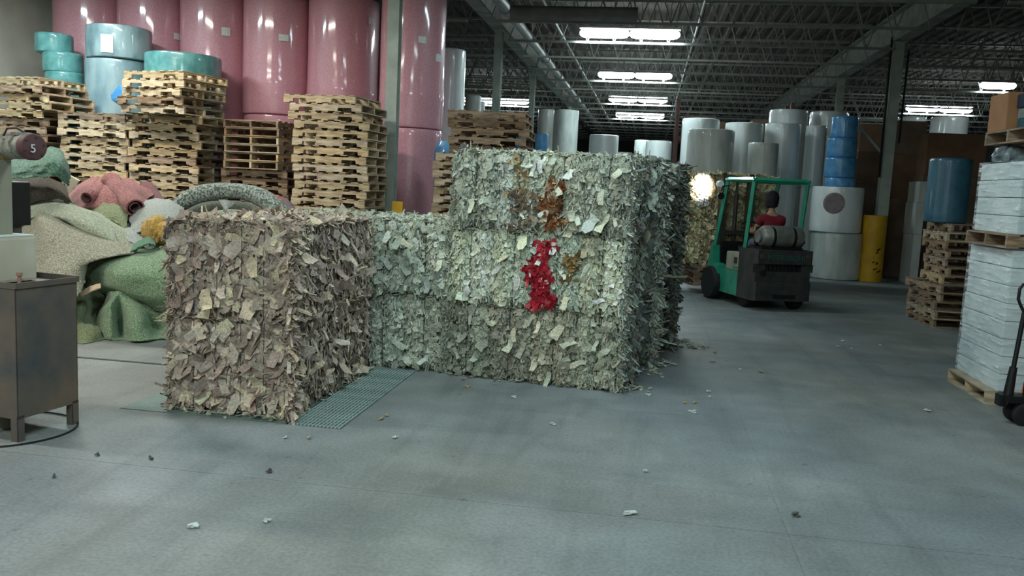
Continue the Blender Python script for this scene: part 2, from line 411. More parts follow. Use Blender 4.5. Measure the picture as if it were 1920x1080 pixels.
def pstack(x, y, n, where, rot=0, jit=.03, kinds=(0, 1, 2, 0, 3), z0=0.0, rots=None, offs=None, total=None, first=0, rj=.02, ph=PH):
    """n pallets, base at z0; labels count from the top of the named stack"""
    tot = total or n; rr = random.Random(hash((round(x, 2), n)) & 0xffff)
    for i in range(n):
        k_top = tot - 1 - (i + first)
        a = rot + rr.uniform(-rj, rj); dx, dy = rr.uniform(-jit, jit), rr.uniform(-jit, jit)
        if rots and (n - 1 - i) in rots: a += rots[n - 1 - i]
        if offs and (n - 1 - i) in offs: dx += offs[n - 1 - i][0]; dy += offs[n - 1 - i][1]
        o = ORD[k_top]
        place_pallet(kinds[rr.randrange(len(kinds))], x + dx, y + dy, z0 + i * ph, a,
                     f'wooden pallet, {o} of the {where}' if k_top == 0 else f'wooden pallet, {o} from the top of the {where}', 'pallets in the ' + where)
NOT = (0, 1, 2, 0)
BR = (3, 4, 3, 0)
pstack(-10.55, 13.45, 24, 'leftmost pallet stack against the wall', 0, .03, (0, 1, 3, 3), rots={0: -.16, 1: -.14, 2: -.12, 3: -.1}, offs={0: (.05, 0), 1: (.1, 0), 2: (.2, 0), 3: (.22, 0)})
pstack(-9.14, 13.52, 20, 'pallet stack second from the left wall', 0, .035, (0, 1, 2, 0, 3))
pstack(-7.86, 13.5, 20, 'stack under the five skewed pallets', 0, .045, (0, 1, 2, 0, 3))
pstack(-7.75, 13.22, 5, 'skewed pile before the teal roll', -.2, .03, (0, 1, 0, 3), z0=20 * PH, rots={2: -.05, 3: .08, 4: .05}, offs={2: (-.08, 0), 3: (-.1, 0), 4: (-.1, 0)})
pstack(-6.45, 14.0, 14, 'stack of end-on pallets', -.08, .04, (3, 4, 3), total=20)
pstack(-6.45, 13.95, 6, 'stack of end-on pallets', PI / 2 - .12, .02, (1, 3, 2), z0=14 * PH, total=20, first=14)
pstack(-4.98, 13.4, 23, 'tallest pallet stack left of the white column', 0, .025, (0, 1, 2, 0), rots={0: -.1, 1: -.08}, offs={0: (-.16, 0), 1: (-.06, 0), 2: (-.08, 0), 3: (.0, 0)})
pstack(-2.74, 13.6, 17, 'pallet stack just behind the tall bales', 0, .03, (0, 1, 0), total=22)
pstack(-2.56, 13.65, 5, 'pallet stack just behind the tall bales', 0.03, .05, (4, 3, 4), z0=17 * PH, total=22, first=17)
# right hand stack in the aisle: pallets end-on
pstack(4.88, 14.05, 5, 'untidy pallet stack right of the bollard', PI / 2 + .05, .05, (3, 1, 4, 3), total=12, offs={4: (-.1, 0), 3: (-.12, -.03), 2: (-.14, 0), 1: (-.08, 0), 0: (-.1, -.05)}, rots={0: .08, 1: .05}, ph=.129)
pstack(4.93, 14.1, 7, 'untidy pallet stack right of the bollard', PI / 2 - .03, .04, (3, 1, 4, 2), z0=5 * .129, rj=.04, total=12, first=5, ph=.129)

# ------------------------------------------------------------------ rolls
def roll(xl, xr, yt, yb, Y, m, label, parts=(), z0=None, name='wrapped_roll', wr=0, group=None, cat='roll', rise=0.0, seg=40, core=True, sag=None, yref=None, zmax=5.15):
    """upright roll of goods seen between pixel columns xl..xr at distance Y (its axis)"""
    ym = yref or (yt + yb) / 2; a = at(xl, ym, Y); b_ = at(xr, ym, Y); r = (b_.x - a.x) / 2 * .988; cx = (a.x + b_.x) / 2
    zt = min(zmax, at((xl + xr) / 2, yt, Y - r * .9).z); zb = at((xl + xr) / 2, yb, Y - r).z if z0 is None else z0
    h = zt - zb
    e = empty(name, (cx, Y, zb), random.uniform(-.3, .3), label, cat, group)
    rr = random.Random(int(xl * 7 + yt)); ph = rr.uniform(0, 6)
    prof = [(r * .93, 0), (r * .985, .015), (r, .05)]
    nz = max(4, int(h / .12))
    for k in range(1, nz):
        z = .05 + (h - .1) * k / nz; q = 0
        if wr and z < wr: q = rr.uniform(-.012, .012)
        prof.append((r * (1 + q), z))
    prof += [(r, h - .05), (r * .985, h - .012), (r * .95, h)]
    wob = lambda an, z: .006 * math.sin(3 * an + ph + z) + .004 * math.sin(7 * an + z * 2.1)
    mb = MB(); mb.lathe(prof, seg=seg, wob=wob); mb.build('roll_body', m, e, True)
    if core:
        MB().lathe([(.055, h), (.055, h + .012), (.04, h + .012), (.04, h)], seg=14).build('cardboard_core', carton_brown, e)
    for px, py, pw, ph_ in parts:
        p = at(px, py, Y - r * .9); dx = max(-.95, min(.95, (p.x - cx) / r)); an = math.atan2(-math.sqrt(1 - dx * dx), dx)
        # sticker bent round the roll
        sw = pw / F_PX * Y / r; n = 4; vs = []; fs = []; hh = ph_ / F_PX * Y
        rz = e.rotation_euler.z
        for i in range(n + 1):
            aa = an - sw / 2 + sw * i / n - rz
            for z in (p.z - zb - hh / 2, p.z - zb + hh / 2):
                for rad in (r * 1.012, r * 1.017): vs.append((rad * math.cos(aa), rad * math.sin(aa), z))
        for i in range(n):
            b0 = i * 4; b1 = b0 + 4
            fs += [(b0 + 1, b1 + 1, b1 + 3, b0 + 3), (b0, b0 + 2, b1 + 2, b1), (b0 + 2, b0 + 3, b1 + 3, b1 + 2), (b0, b1, b1 + 1, b0 + 1)]
        MB().add(vs, fs).build('paper_label', sticker, e)
    return e, cx, r, zb, zt

# the upper rolls are held by the lower ones: both ends are placed from the same split height
def pinkpair(xl, xr, Y, split, tops, lab):
    zs = at((xl + xr) / 2, split, Y - .6).z
    for up in (0, 1):
        pos = 'upper' if up else 'lower'
        if up: roll(xl, xr, -140, split, Y, pink, f'{pos} {lab}', tops, z0=zs + .01, group='pink film-wrapped rolls along the back', wr=.7, yref=100)
        else: roll(xl + 2, xr - 3, split, 620, Y, pink, f'{pos} {lab}', (), z0=0.0, group='pink film-wrapped rolls along the back', core=False, yref=150)
pinkpair(112, 229, 16.15, 240, [], 'pink roll nearest the pale left wall')
pinkpair(229, 345, 16.15, 240, [(331, 62, 13, 12)], 'pink roll behind the tall grey drum-like rolls')
pinkpair(345, 461, 16.15, 240, [(417, 57, 16, 15)], 'pink roll behind the flat teal roll')
pinkpair(461, 581, 16.15, 215, [(530, 70, 18, 12)], 'pink roll above the end-on pallets')
pinkpair(581, 707, 16.15, 230, [(684, 33, 14, 12)], 'pink roll behind the tallest pallet stack')
pinkpair(707, 812, 17.4, 240, [], 'pink roll mostly hidden behind the white column')
pinkpair(716, 834, 15.5, 240, [(791, 74, 15, 12), (814, 104, 15, 14)], 'pink roll right of the white column')
teal = mat('teal_wrap', (72, 132, 132), (104, 160, 158), 6, .4, coat=.5, bump=.3, bscale=6)
cyan_wrap = mat('blue_grey_film_wrap', (92, 118, 128), (148, 170, 174), 3, .35, coat=.6, bump=1.2, bscale=5, stretch=(1, 1, .5))
tealgrey = mat('grey_blue_film_wrap', (104, 130, 142), (150, 170, 174), 3, .35, coat=.6, bump=1.2, bscale=5, stretch=(1, 1, .4))
def stackrolls(specs, Y, m, labs, group, mats=None):
    """specs: list of (xl, xr, ytop, ybottom) from the top down; each rests on the next"""
    prev = None; zs = []
    for i, s in enumerate(specs): zs.append(at((s[0] + s[1]) / 2, s[2], Y - .4).z)
    yr = specs[0][2] + 40
    zs.append(0.0)
    for i, s in enumerate(specs):
        roll(s[0], s[1], s[2], s[3], Y, (mats[i] if mats else m), labs[i], s[4] if len(s) > 4 else (), z0=zs[i + 1] + .004, group=group, core=(i == 0), yref=yr)
stackrolls([(72, 132, 60, 95), (86, 150, 96, 132), (90, 152, 133, 400)], 14.72, teal,
           ['small teal roll topmost by the left wall', 'teal roll second from top by the left wall', 'tall teal roll at the bottom by the left wall'], 'teal rolls by the left wall')
stackrolls([(171, 277, 44, 107, [(203, 82, 23, 34)]), (169, 272, 109, 240), (169, 272, 241, 400)], 14.7, cyan_wrap,
           ['squat grey-blue wrapped roll with paper label, topmost of its stack', 'tall torn grey-blue wrapped roll under the squat one', 'hidden grey-blue roll carrying two others'],
           'grey-blue wrapped rolls', [cyan_wrap, tealgrey, tealgrey])
stackrolls([(280, 408, 96, 150), (284, 404, 151, 400)], 14.75, teal,
           ['wide flat teal roll above the skewed pallets', 'wide teal roll under the flat teal one'], 'wide teal rolls')
# torn blue patch showing on the torn roll
bp_ = at(224, 178, 14.2)
m_ = MB(); m_.lathe([(.0, -.02), (.09, -.015), (.15, 0), (.12, .02), (0, .03)], seg=12, axis=1, wob=lambda a, z: .25 * math.sin(3 * a + 1))
tag(m_.build('blue_bag', mat('bright_blue_plastic', (56, 128, 190), (80, 150, 205), 5, .4, coat=.5), loc=bp_), 'crumpled bright blue bag stuck on the torn grey-blue roll', 'bag')

# mid-distance rolls between the girder and the aisle
blue = mat('blue_film', (66, 132, 186), (100, 162, 206), 5, .35, coat=.6, bump=.2, bscale=6)
blue_d = mat('dark_blue_wrap', (46, 88, 108), (62, 106, 126), 5, .4, coat=.5, bump=.3, bscale=6)
# white tall roll right of the pink ones
roll(812, 868, 90, 400, 18.6, white_film, 'tall white roll right of the pink rolls', [], z0=0)
roll(868, 898, 178, 400, 24, grey_film, 'grey roll just right of the tall white roll', [], z0=0)
roll(893, 905, 190, 400, 25.4, white_film, 'narrow white roll with a red band', [], z0=0)
roll(964, 990, 237, 420, 21.5, blue, 'bright blue roll beside the far thin column', [], z0=0)
roll(1000, 1024, 250, 420, 25, blue, 'darker blue roll half hidden by the bale stack', [], z0=0)
roll(1004, 1040, 204, 420, 31, grey_film, 'slim grey roll right of the thin column', [], z0=0)
roll(1033, 1080, 205, 420, 29, grey_film, 'big grey roll under the end of the girder', [], z0=0)
roll(1101, 1156, 252, 420, 27, white_film, 'white roll standing in the aisle end, left', [], z0=0)
roll(1206, 1256, 263, 420, 30, white_film, 'white roll standing in the aisle end, right', [], z0=0)
roll(1185, 1215, 262, 420, 36, grey_film, 'grey roll in the far dark aisle', [], z0=0)
roll(1150, 1182, 285, 420, 40, grey_film, 'grey roll farthest down the aisle', [], z0=0)
# white rolls on the right
G = 'white wrapped rolls behind the forklift'
stackrolls([(1277, 1348, 221, 330), (1277, 1348, 331, 480)], 21.0, white_film, ['bright white roll left of the others behind the forklift', 'white roll under the bright leftmost one'], G)
stackrolls([(1287, 1376, 241, 340), (1287, 1376, 341, 480)], 19.4, grey_film, ['grey unwrapped roll above the load on the forklift', 'grey roll under the wide grey one'], G)
stackrolls([(1357, 1429, 229, 345), (1357, 1429, 346, 480)], 21.2, white_film, ['second white roll, behind the smaller grey roll', 'white roll under the second white one'], G)
stackrolls([(1400, 1458, 267, 350), (1398, 1460, 351, 480)], 19.6, grey_film, ['small grey roll above the forklift guard', 'grey roll under the small grey one'], G)
stackrolls([(1440, 1513, 204, 350), (1440, 1513, 351, 480)], 23.0, white_film, ['tallest white roll behind the forklift', 'white roll under the tallest white one'], G)
stackrolls([(1432, 1500, 230, 344), (1432, 1500, 345, 480)], 21.6, white_film, ['white roll before the tallest one', 'white roll low behind the driver'], G)
stackrolls([(1515, 1588, 208, 350), (1515, 1588, 351, 480)], 23.4, white_film, ['white roll behind the blue roll stack', 'white roll low behind the blue roll stack'], G)
stackrolls([(1508, 1548, 235, 350), (1508, 1548, 351, 480)], 22.2, white_film, ['narrow pale roll left of the blue stack', 'narrow pale roll low down behind the forklift'], G)
# two big rolls with the blue stack on them
Yb = 20.95
e, cx, r, zb, zt = roll(1517, 1615, 437, 523, Yb, grey_film, 'big pale wrapped roll standing on the floor by the forklift', [], z0=0)
zt1 = at(1566, 436, Yb - .6).z
er = roll(1519, 1618, 350, 436, Yb, white_film, 'big pale roll with a pinkish round spot carrying the blue rolls', [], z0=zt + .004)
zz = at(1568, 350, Yb - .54).z
sp = at(1565, 381, Yb - .66); ms = MB(); ms.lathe([(0, -.012), (.2, -.01), (.24, 0), (.2, .01), (0, .012)], seg=20, axis=1)
lb = ms.build('round_label', mat('faded_pink_print', (150, 132, 138), (172, 156, 158), 8, .5), er[0]); lb.matrix_local = Matrix.Rotation(-er[0].rotation_euler.z, 4, 'Z') @ Matrix.Translation((sp.x - er[1], -er[2] * 1.01, sp.z - er[3]))
bs = [(1558, 1609, 217, 257), (1550, 1607, 258, 294), (1546, 1606, 295, 332), (1546, 1605, 333, 349)]
zprev = zz + .006
hs = []
for i in (3, 2, 1, 0):
    s = bs[i]; top = at(1575, s[2], Yb - .36).z
    roll(s[0], s[1], s[2], s[3], Yb, blue, ['blue roll topmost of the stack beside the pale column', 'blue roll second from the top beside the pale column', 'bright blue roll third from the top', 'flat blue roll lowest, on the big pale roll'][i], (), z0=zprev, group='blue rolls stacked on the big pale roll', core=False)
    zprev = top + .006
# dark blue roll on the right-hand pallets
roll(1738, 1818, 296, 417, 14.1, blue_d, 'dark blue roll standing on the untidy pallet stack', [], z0=12 * .129 + .004)
G2 = 'white rolls high in the right bay'

# ------------------------------------------------------------------ brown cartons on the right
def carton(x0, x1, y0, y1, z0, z1, label, group=None, m=None, parent=None, tape=True):
    e = empty('carton', ((x0 + x1) / 2, (y0 + y1) / 2, z0), 0, label, 'carton' if label else None, group, parent)
    hx, hy, h = (x1 - x0) / 2, (y1 - y0) / 2, z1 - z0
    MB().box(-hx, hx, -hy, hy, 0, h, .012).build('carton_body', m or carton_brown, e)
    if tape: MB().box(-hx - .002, hx + .002, -.035, .035, h - .001, h + .002).build('packing_tape', mat('packing_tape', (150, 130, 96), (160, 140, 105), 5, .3), e)
    return e
def cstack(xl, xr, ys_, Y, dep, lab, group, m=None):
    zs = [at((xl + xr) / 2, q, Y).z for q in ys_]; zs[-1] = 0.0
    for i in range(len(ys_) - 1):
        a = at(xl, 400, Y).x + random.uniform(-.02, .02); b_ = at(xr, 400, Y).x + random.uniform(-.02, .02)
        carton(a, b_, Y, Y + dep, zs[i + 1] + .003, zs[i], f'{ORD[i]} carton of {lab}' if i == 0 else f'{ORD[i]} carton down in {lab}', group, m)
dbrown = mat('dim_brown_carton', (112, 88, 72), (132, 106, 86), 2, .9, rnd=.15)
cstack(1600, 1656, [232, 285, 345, 400, 460, 523], 23.0, 1.0, 'the column of cartons left of the pale column', 'brown cartons left of the pale column', dbrown)
cstack(1662, 1721, [226, 290, 372, 448, 527], 22.4, 1.1, 'the carton column right of the pale column', 'brown cartons right of the pale column', dbrown)
cstack(1728, 1838, [250, 330, 420, 527], 21.5, 1.1, 'the dark wide carton column behind the dark blue roll', 'dark wide cartons', dbrown)
cstack(1718, 1733, [340, 380, 440, 530], 20.4, .8, 'the narrow carton column beside the dark blue roll', 'narrow cartons', grey_film)
roll(1690, 1735, 218, 250, 31.2, white_film, 'white roll end-left of two under the right lamp', [], z0=3.295, group=G2)
roll(1745, 1815, 218, 250, 31.2, white_film, 'wide glossy white roll under the right lamp', [], z0=3.295, group=G2)
roll(1655, 1684, 218, 250, 31.2, white_film, 'white roll left of the pale column in the right bay', [], z0=3.295, group=G2)

# racks in the back
rack_m = mat('dark_red_rack', (74, 46, 42), (96, 60, 52), 3, .6)
def rack(x0, x1, y, zs, top, label):
    e = empty('pallet_rack', ((x0 + x1) / 2, y, 0), 0, label, 'rack'); hw = (x1 - x0) / 2
    for sx in (-hw, hw):
        for sy in (-.5, .5): MB().box(sx - .05, sx + .05, sy - .05, sy + .05, 0, top).build('rack_upright', rack_m, e)
        m_ = MB(); z = .3
        while z < top - .5: m_.tube([(sx, -.5, z), (sx, .5, z + .45)], .02, 5); z += .45
        m_.build('rack_brace', rack_m, e)
    for z in zs:
        for sy in (-.5, .5): MB().box(-hw, hw, sy - .03, sy + .03, z - .12, z).build('rack_beam', mat('orange_beam', (84, 46, 40), (96, 52, 44), 3, .6), e)
        m_ = MB()
        for k in range(9): a = -hw + .08 + k * (2 * hw - .16) / 8.6; m_.box(a, a + .14, -.52, .52, z + .001, z + .02)
        m_.build('rack_shelf', dbrown, e)
    return e
# uprights nearest the aisle: dark reddish post seen at the left of the white rolls
xr0 = at(1268, 260, 24).x
rack(xr0, xr0 + 3.0, 24.6, [1.8, 3.35], 4.35, 'dark red pallet rack behind the white rolls')
rack(xr0 + 3.3, xr0 + 5.6, 26.6, [1.9, 3.2], 3.9, 'lower dark rack behind the tallest white roll')
for i, (a, b_, h) in enumerate(((.15, 1.0, .55), (1.1, 1.9, .42), (2.0, 2.85, .5))):
    carton(xr0 + a, xr0 + b_, 24.2, 25.0, 3.375, 3.375 + h, ['left', 'middle', 'right'][i] + ' dark carton on the top shelf of the red rack', 'cartons on the red rack', dbrown)
rack(8.0, 14.2, 31.2, [1.8, 3.27], 3.27, 'dark rack carrying white rolls in the right bay')

# ------------------------------------------------------------------ bales of carpet trimmings
scrap_m = mat('carpet_trimmings', (205, 205, 200), (255, 255, 250), 60, .95, attr=True, bump=.5, bscale=200, spec=.15)
core_m = mat('packed_trimmings', (190, 190, 186), (255, 255, 255), 60, .97, bump=1.0, bscale=90, spec=.1, attr=True, contrast=(.3, .7))
wire_m = mat('tie_wire', (50, 46, 44), (66, 60, 56), 10, .5, metal=.6)

def mesh_np(name, V, Q, C, m):
    me = bpy.data.meshes.new(name); nv, nf = len(V), len(Q)
    me.vertices.add(nv); me.vertices.foreach_set('co', V.astype(np.float32).ravel())
    me.loops.add(nf * 4); me.loops.foreach_set('vertex_index', Q.astype(np.int32).ravel())
    me.polygons.add(nf); me.polygons.foreach_set('loop_start', np.arange(0, nf * 4, 4, dtype=np.int32))
    me.update(calc_edges=True); me.validate()
    if C is not None:
        a = me.color_attributes.new('Col', 'FLOAT_COLOR', 'POINT'); a.data.foreach_set('color', C.astype(np.float32).ravel())
    me.materials.append(m); me.shade_flat(); return me

def unit(a): return a / np.maximum(np.linalg.norm(a, axis=1, keepdims=True), 1e-9)

def scraps_mesh(name, P, Nn, T, Ln, Wd, tilt, curl, Cc, rng, th=.0022):
    """P points, Nn outward normals, T directions in the face: one bent strip of cut carpet per point"""
    n = len(P); K = 4; B = unit(np.cross(Nn, T)); V = np.zeros((n, K, 4, 3))
    tws = rng.normal(0, .22, n)
    for k in range(K):
        s = (k / (K - 1) - .25)
        c = P + T * (Ln * s)[:, None] + Nn * ((np.abs(tilt) * s + curl * s * s) * Ln)[:, None]
        ww = Wd * (1 + rng.uniform(-.25, .25, n)) * (rng.uniform(.65, 1.05, n) if k in (0, K - 1) else 1)
        a = tws * s * 2; Bk = B * np.cos(a)[:, None] + Nn * np.sin(a)[:, None]; Nk = Nn * np.cos(a)[:, None] - B * np.sin(a)[:, None]
        off = rng.uniform(-.2, .2, n) * Wd
        for q, (sb, sn) in enumerate(((-1, -1), (1, -1), (1, 1), (-1, 1))):
            V[:, k, q] = c + Bk * (sb * ww / 2 + off)[:, None] + Nk * (sn * th)
    base = []
    for k in range(K - 1):
        for q in range(4): base.append((k * 4 + q, k * 4 + (q + 1) % 4, (k + 1) * 4 + (q + 1) % 4, (k + 1) * 4 + q))
    base += [(3, 2, 1, 0), tuple((K - 1) * 4 + q for q in range(4))]
    base = np.array(base); Q = (np.arange(n)[:, None, None] * (K * 4) + base[None]).reshape(-1, 4)
    C = np.ones((n, K * 4, 4)); C[:, :, :3] = np.minimum(Cc * 1.5, .9)[:, None, :]
    return mesh_np(name, V.reshape(-1, 3), Q, C.reshape(-1, 4), scrap_m)

def pal(cols): return np.array([lin(c)[:3] for c in cols])
PAL_MAUVE = np.array([1.10, 1.0, .98]) * pal([(150, 142, 136), (140, 130, 126), (160, 154, 146), (130, 120, 114), (168, 160, 146), (180, 174, 152), (146, 134, 126), (122, 110, 104), (172, 168, 158)])
PAL_GREEN = 1.12 * pal([(160, 164, 152), (172, 176, 164), (150, 153, 142), (184, 187, 174), (168, 166, 150), (142, 144, 134), (176, 174, 156), (160, 164, 160)])
PAL_LIGHT = 1.15 * pal([(174, 184, 170), (186, 192, 176), (162, 172, 162), (190, 192, 168), (158, 168, 164), (180, 174, 150), (196, 198, 186)])
PAL_DIM = 1.1 * pal([(152, 150, 136), (140, 138, 126), (162, 160, 144), (150, 154, 140), (168, 162, 144), (132, 128, 118)])
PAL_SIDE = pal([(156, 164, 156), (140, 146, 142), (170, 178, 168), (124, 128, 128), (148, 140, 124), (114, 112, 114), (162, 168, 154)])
PAL_BROWN = 1.35 * pal([(186, 170, 134), (158, 140, 108), (130, 112, 88), (200, 186, 152), (112, 98, 82), (172, 160, 132)])

bale_n = [0]
def bale(origin, rz, w_, d, h, label, group, palette, side_pal=None, lobes=8, amp=.03, faces='FRT', dens=900, size=.075, vert=.7, ragged=.012,
         big=0, patches=(), lobecol=.5, side_vert=.5, top_fuzz=1.0, side_size=None, bigtilt=.5, flap=None):
    """origin: front left bottom corner; w_ along local x, d along local y"""
    bale_n[0] += 1; rng = np.random.default_rng(100 + bale_n[0])
    e = empty('shredded_carpet_bale', origin, rz, label, 'bale', group)
    side_pal = palette if side_pal is None else side_pal
    # packed core with the bulges between the tie wires
    def bul(u): return amp * (np.abs(np.sin(PI * u / w_ * lobes)) ** .6)
    nx, ny, nz = lobes * 6, 10, 8; V = []; Q = []
    def grid(fn, a, b_):
        s0 = len(V)
        for i in range(a + 1):
            for j in range(b_ + 1): V.append(fn(i / a, j / b_))
        for i in range(a):
            for j in range(b_): p = s0 + i * (b_ + 1) + j; Q.append((p, p + b_ + 1, p + b_ + 2, p + 1))
    ins = .016
    rnd = lambda t: .05 * (max(0, abs(t - .5) * 2 - .82) / .18) ** 2
    grid(lambda u, v: (ins + u * (w_ - 2 * ins), ins - float(bul(u * w_)) + rnd(v) + rnd(u), ins * .2 + v * (h - ins * .6)), nx, nz)
    grid(lambda u, v: (w_ - ins - rnd(v) - rnd(u), ins + u * (d - 2 * ins), ins * .2 + v * (h - ins * .6)), ny, nz)
    grid(lambda u, v: (ins + rnd(v), d - ins - u * (d - 2 * ins), ins * .2 + v * (h - ins * .6)), ny, nz)
    grid(lambda u, v: (w_ - ins - u * (w_ - 2 * ins), d - ins, ins * .2 + v * (h - ins * .6)), nx, nz)
    grid(lambda u, v: (ins + u * (w_ - 2 * ins), ins + v * (d - 2 * ins), h - ins * .4), nx, ny)
    grid(lambda u, v: (ins + u * (w_ - 2 * ins), d - ins - v * (d - 2 * ins), ins * .2), nx, ny)
    lob = palette[rng.integers(0, len(palette), lobes + 1)] * rng.uniform(.8, 1.2, (lobes + 1, 1))
    V = np.array(V); CC = np.ones((len(V), 4)); CC[:, :3] = lob[np.clip((V[:, 0] / w_ * lobes).astype(int), 0, lobes)] * .55 + palette.mean(0) * .45
    V = V + rng.normal(0, .004, V.shape); V[:, 2] = np.maximum(V[:, 2], .002)
    inst('bale_core', mesh_np('bale_core', V, np.array(Q), CC, core_m), e)
    acc = {k: [] for k in ('P', 'N', 'T', 'L', 'W', 't', 'c', 'C')}
    def put(P, Nn, T, L, W, t, c, C):
        for k, v in zip(('P', 'N', 'T', 'L', 'W', 't', 'c', 'C'), (P, Nn, T, L, W, t, c, C)): acc[k].append(v)
    def face(kind, dn):
        area_ = {'F': w_ * h, 'R': d * h, 'L': d * h, 'T': w_ * d}[kind]; n = int(area_ * dn)
        u = rng.uniform(-.01, 1.01, n); v = rng.uniform(.0, 1.0, n)
        if kind == 'F':
            edge = .05 * np.clip((np.abs(v - .5) * 2 - .82) / .18, 0, 1) ** 2
            P = np.stack([u * w_, -bul(u * w_) + edge + .008 + rng.normal(0, ragged, n), .015 + v * (h - .03)], 1); Nn = np.tile([0, -1., 0], (n, 1))
            X = np.tile([1., 0, 0], (n, 1)); Z = np.tile([0, 0, 1.], (n, 1)); vv = vert; pl = palette
            Nn[:, 0] = .6 * np.cos(PI * u * lobes) * np.sign(np.sin(PI * u * lobes)) * -1 * (amp > .02)
        elif kind in 'RL':
            sg = 1. if kind == 'R' else -1.
            P = np.stack([np.full(n, w_ if sg > 0 else 0.) + sg * rng.normal(-.006, ragged * 1.6, n), u * d, .015 + v * (h - .03)], 1)
            Nn = np.tile([sg, 0, 0], (n, 1)); X = np.tile([0, sg, 0], (n, 1)); Z = np.tile([0, 0, 1.], (n, 1)); vv = side_vert; pl = side_pal
        else:
            P = np.stack([u * w_, v * d, np.full(n, h - .008) + rng.normal(0, ragged * .7, n)], 1); Nn = np.tile([0, 0, 1.], (n, 1))
            X = np.tile([1., 0, 0], (n, 1)); Z = np.tile([0, -1., 0], (n, 1)); vv = .3; pl = palette
        an = np.where(rng.random(n) < vv, rng.normal(-PI / 2, .35, n), rng.uniform(-PI, PI, n))
        T = X * np.cos(an)[:, None] + Z * np.sin(an)[:, None]
        Nn = unit(Nn + rng.normal(0, .16, (n, 3))); T = unit(T - Nn * np.sum(T * Nn, 1)[:, None])
        sz = (side_size or size) if kind in 'RL' else size
        L = sz * np.clip(np.exp(rng.normal(0, .5, n)), .35, 2.4); fib = rng.random(n) < .45; W = L * np.where(fib, rng.uniform(.06, .2, n), rng.uniform(.35, .9, n)); L = np.where(fib, L * 1.25, L * .9)
        C = pl[rng.integers(0, len(pl), n)] * rng.uniform(.8, 1.25, (n, 1))
        if kind in 'FT':
            li = np.clip((u * lobes).astype(int), 0, lobes); C = C * (1 - lobecol) + lob[li] * lobecol
        tl = np.abs(rng.normal(.04, .15, n))
        put(P, Nn, T, L, W, tl * (.7 if kind in 'RL' else 1), rng.normal(0, .28, n), C)
    for k in faces: face(k, dens)
    # loose fringe along the upper front and the side edges
    n = int(260 * w_ * top_fuzz)
    if n:
        u = rng.random(n); P = np.stack([u * w_, rng.uniform(-.02, .10, n), np.full(n, h - .015)], 1)
        T = unit(np.stack([rng.normal(0, .6, n), rng.normal(-.5, .4, n), rng.normal(.1, .35, n)], 1)); Nn = unit(rng.normal(0, .3, (n, 3)) + [0, -.5, 1.])
        Nn = unit(Nn - T * np.sum(T * Nn, 1)[:, None])
        put(P, Nn, T, np.minimum(.1, size * .6 * np.exp(rng.normal(0, .4, n))), size * rng.uniform(.05, .35, n), rng.normal(0, .3, n), rng.normal(0, .8, n), palette[rng.integers(0, len(palette), n)] * 1.15)
    n = int(520 * h)
    if n and 'R' in faces:
        v = rng.random(n); P = np.stack([w_ + rng.uniform(-.03, .02, n), rng.uniform(-.03, .05, n), v * h], 1)
        T = unit(np.stack([rng.normal(.5, .5, n), rng.normal(-.3, .4, n), rng.normal(-.7, .4, n)], 1)); Nn = unit(rng.normal(0, .4, (n, 3)) + [.6, -.8, 0])
        Nn = unit(Nn - T * np.sum(T * Nn, 1)[:, None])
        put(P, Nn, T, size * 1.35 * np.exp(rng.normal(0, .4, n)), size * rng.uniform(.12, .6, n), rng.normal(0, .3, n), rng.normal(0, .6, n), side_pal[rng.integers(0, len(side_pal), n)] * 1.15)
    if 'L' in faces:
        n = int(220 * h); v = rng.random(n); P = np.stack([rng.uniform(-.02, .03, n), rng.uniform(-.03, .05, n), v * h], 1)
        T = unit(np.stack([rng.normal(-.3, .5, n), rng.normal(-.3, .4, n), rng.normal(-.7, .4, n)], 1)); Nn = unit(rng.normal(0, .4, (n, 3)) + [-.6, -.8, 0])
        Nn = unit(Nn - T * np.sum(T * Nn, 1)[:, None])
        put(P, Nn, T, size * np.exp(rng.normal(0, .4, n)), size * rng.uniform(.12, .5, n), rng.normal(0, .3, n), rng.normal(0, .8, n), palette[rng.integers(0, len(palette), n)])
    A = {k: np.concatenate(v) for k, v in acc.items()}
    lim = .008 - origin[2] * 0
    o = inst('packed_scraps', scraps_mesh('packed_scraps', A['P'], A['N'], A['T'], A['L'], A['W'], A['t'], A['c'], A['C'], rng), e); tag(o, kind='stuff')
    # the larger cuttings that can be picked out one by one
    for i in range(big):
        L = rng.uniform(.09, .16); W = L * rng.uniform(.3, .62); side = rng.random() < .42 and 'R' in faces
        zz = rng.uniform(.08, h - .05)
        if side: P = [w_ + .022, rng.uniform(.05, d * .9), zz]; Nn = [1, rng.normal(-.15, .3), rng.normal(0, .25)]; X = [0, 1, 0]
        else:
            uu = rng.uniform(.03, .97); P = [uu * w_, -float(bul(uu * w_)) - .022, zz]; Nn = [rng.normal(0, .25), -1, rng.normal(.1, .25)]; X = [1, 0, 0]
        an = rng.normal(-PI / 2, .6) if rng.random() < vert else rng.uniform(-PI, PI)
        T = np.array([X]) * math.cos(an) + np.array([[0, 0, 1]]) * math.sin(an); Nn = unit(np.array([Nn], float)); T = unit(T - Nn * np.sum(T * Nn))
        pl = side_pal if side else palette
        me = scraps_mesh('carpet_scrap', np.zeros((1, 3)), Nn, T, np.array([L]), np.array([W]), np.array([abs(rng.normal(.1, bigtilt * .5))]), np.array([rng.normal(.2, .6)]),
                         pl[rng.integers(0, len(pl), 1)] * rng.uniform(1.0, 1.35), rng, .0035)
        inst('carpet_scrap', me, e, P)
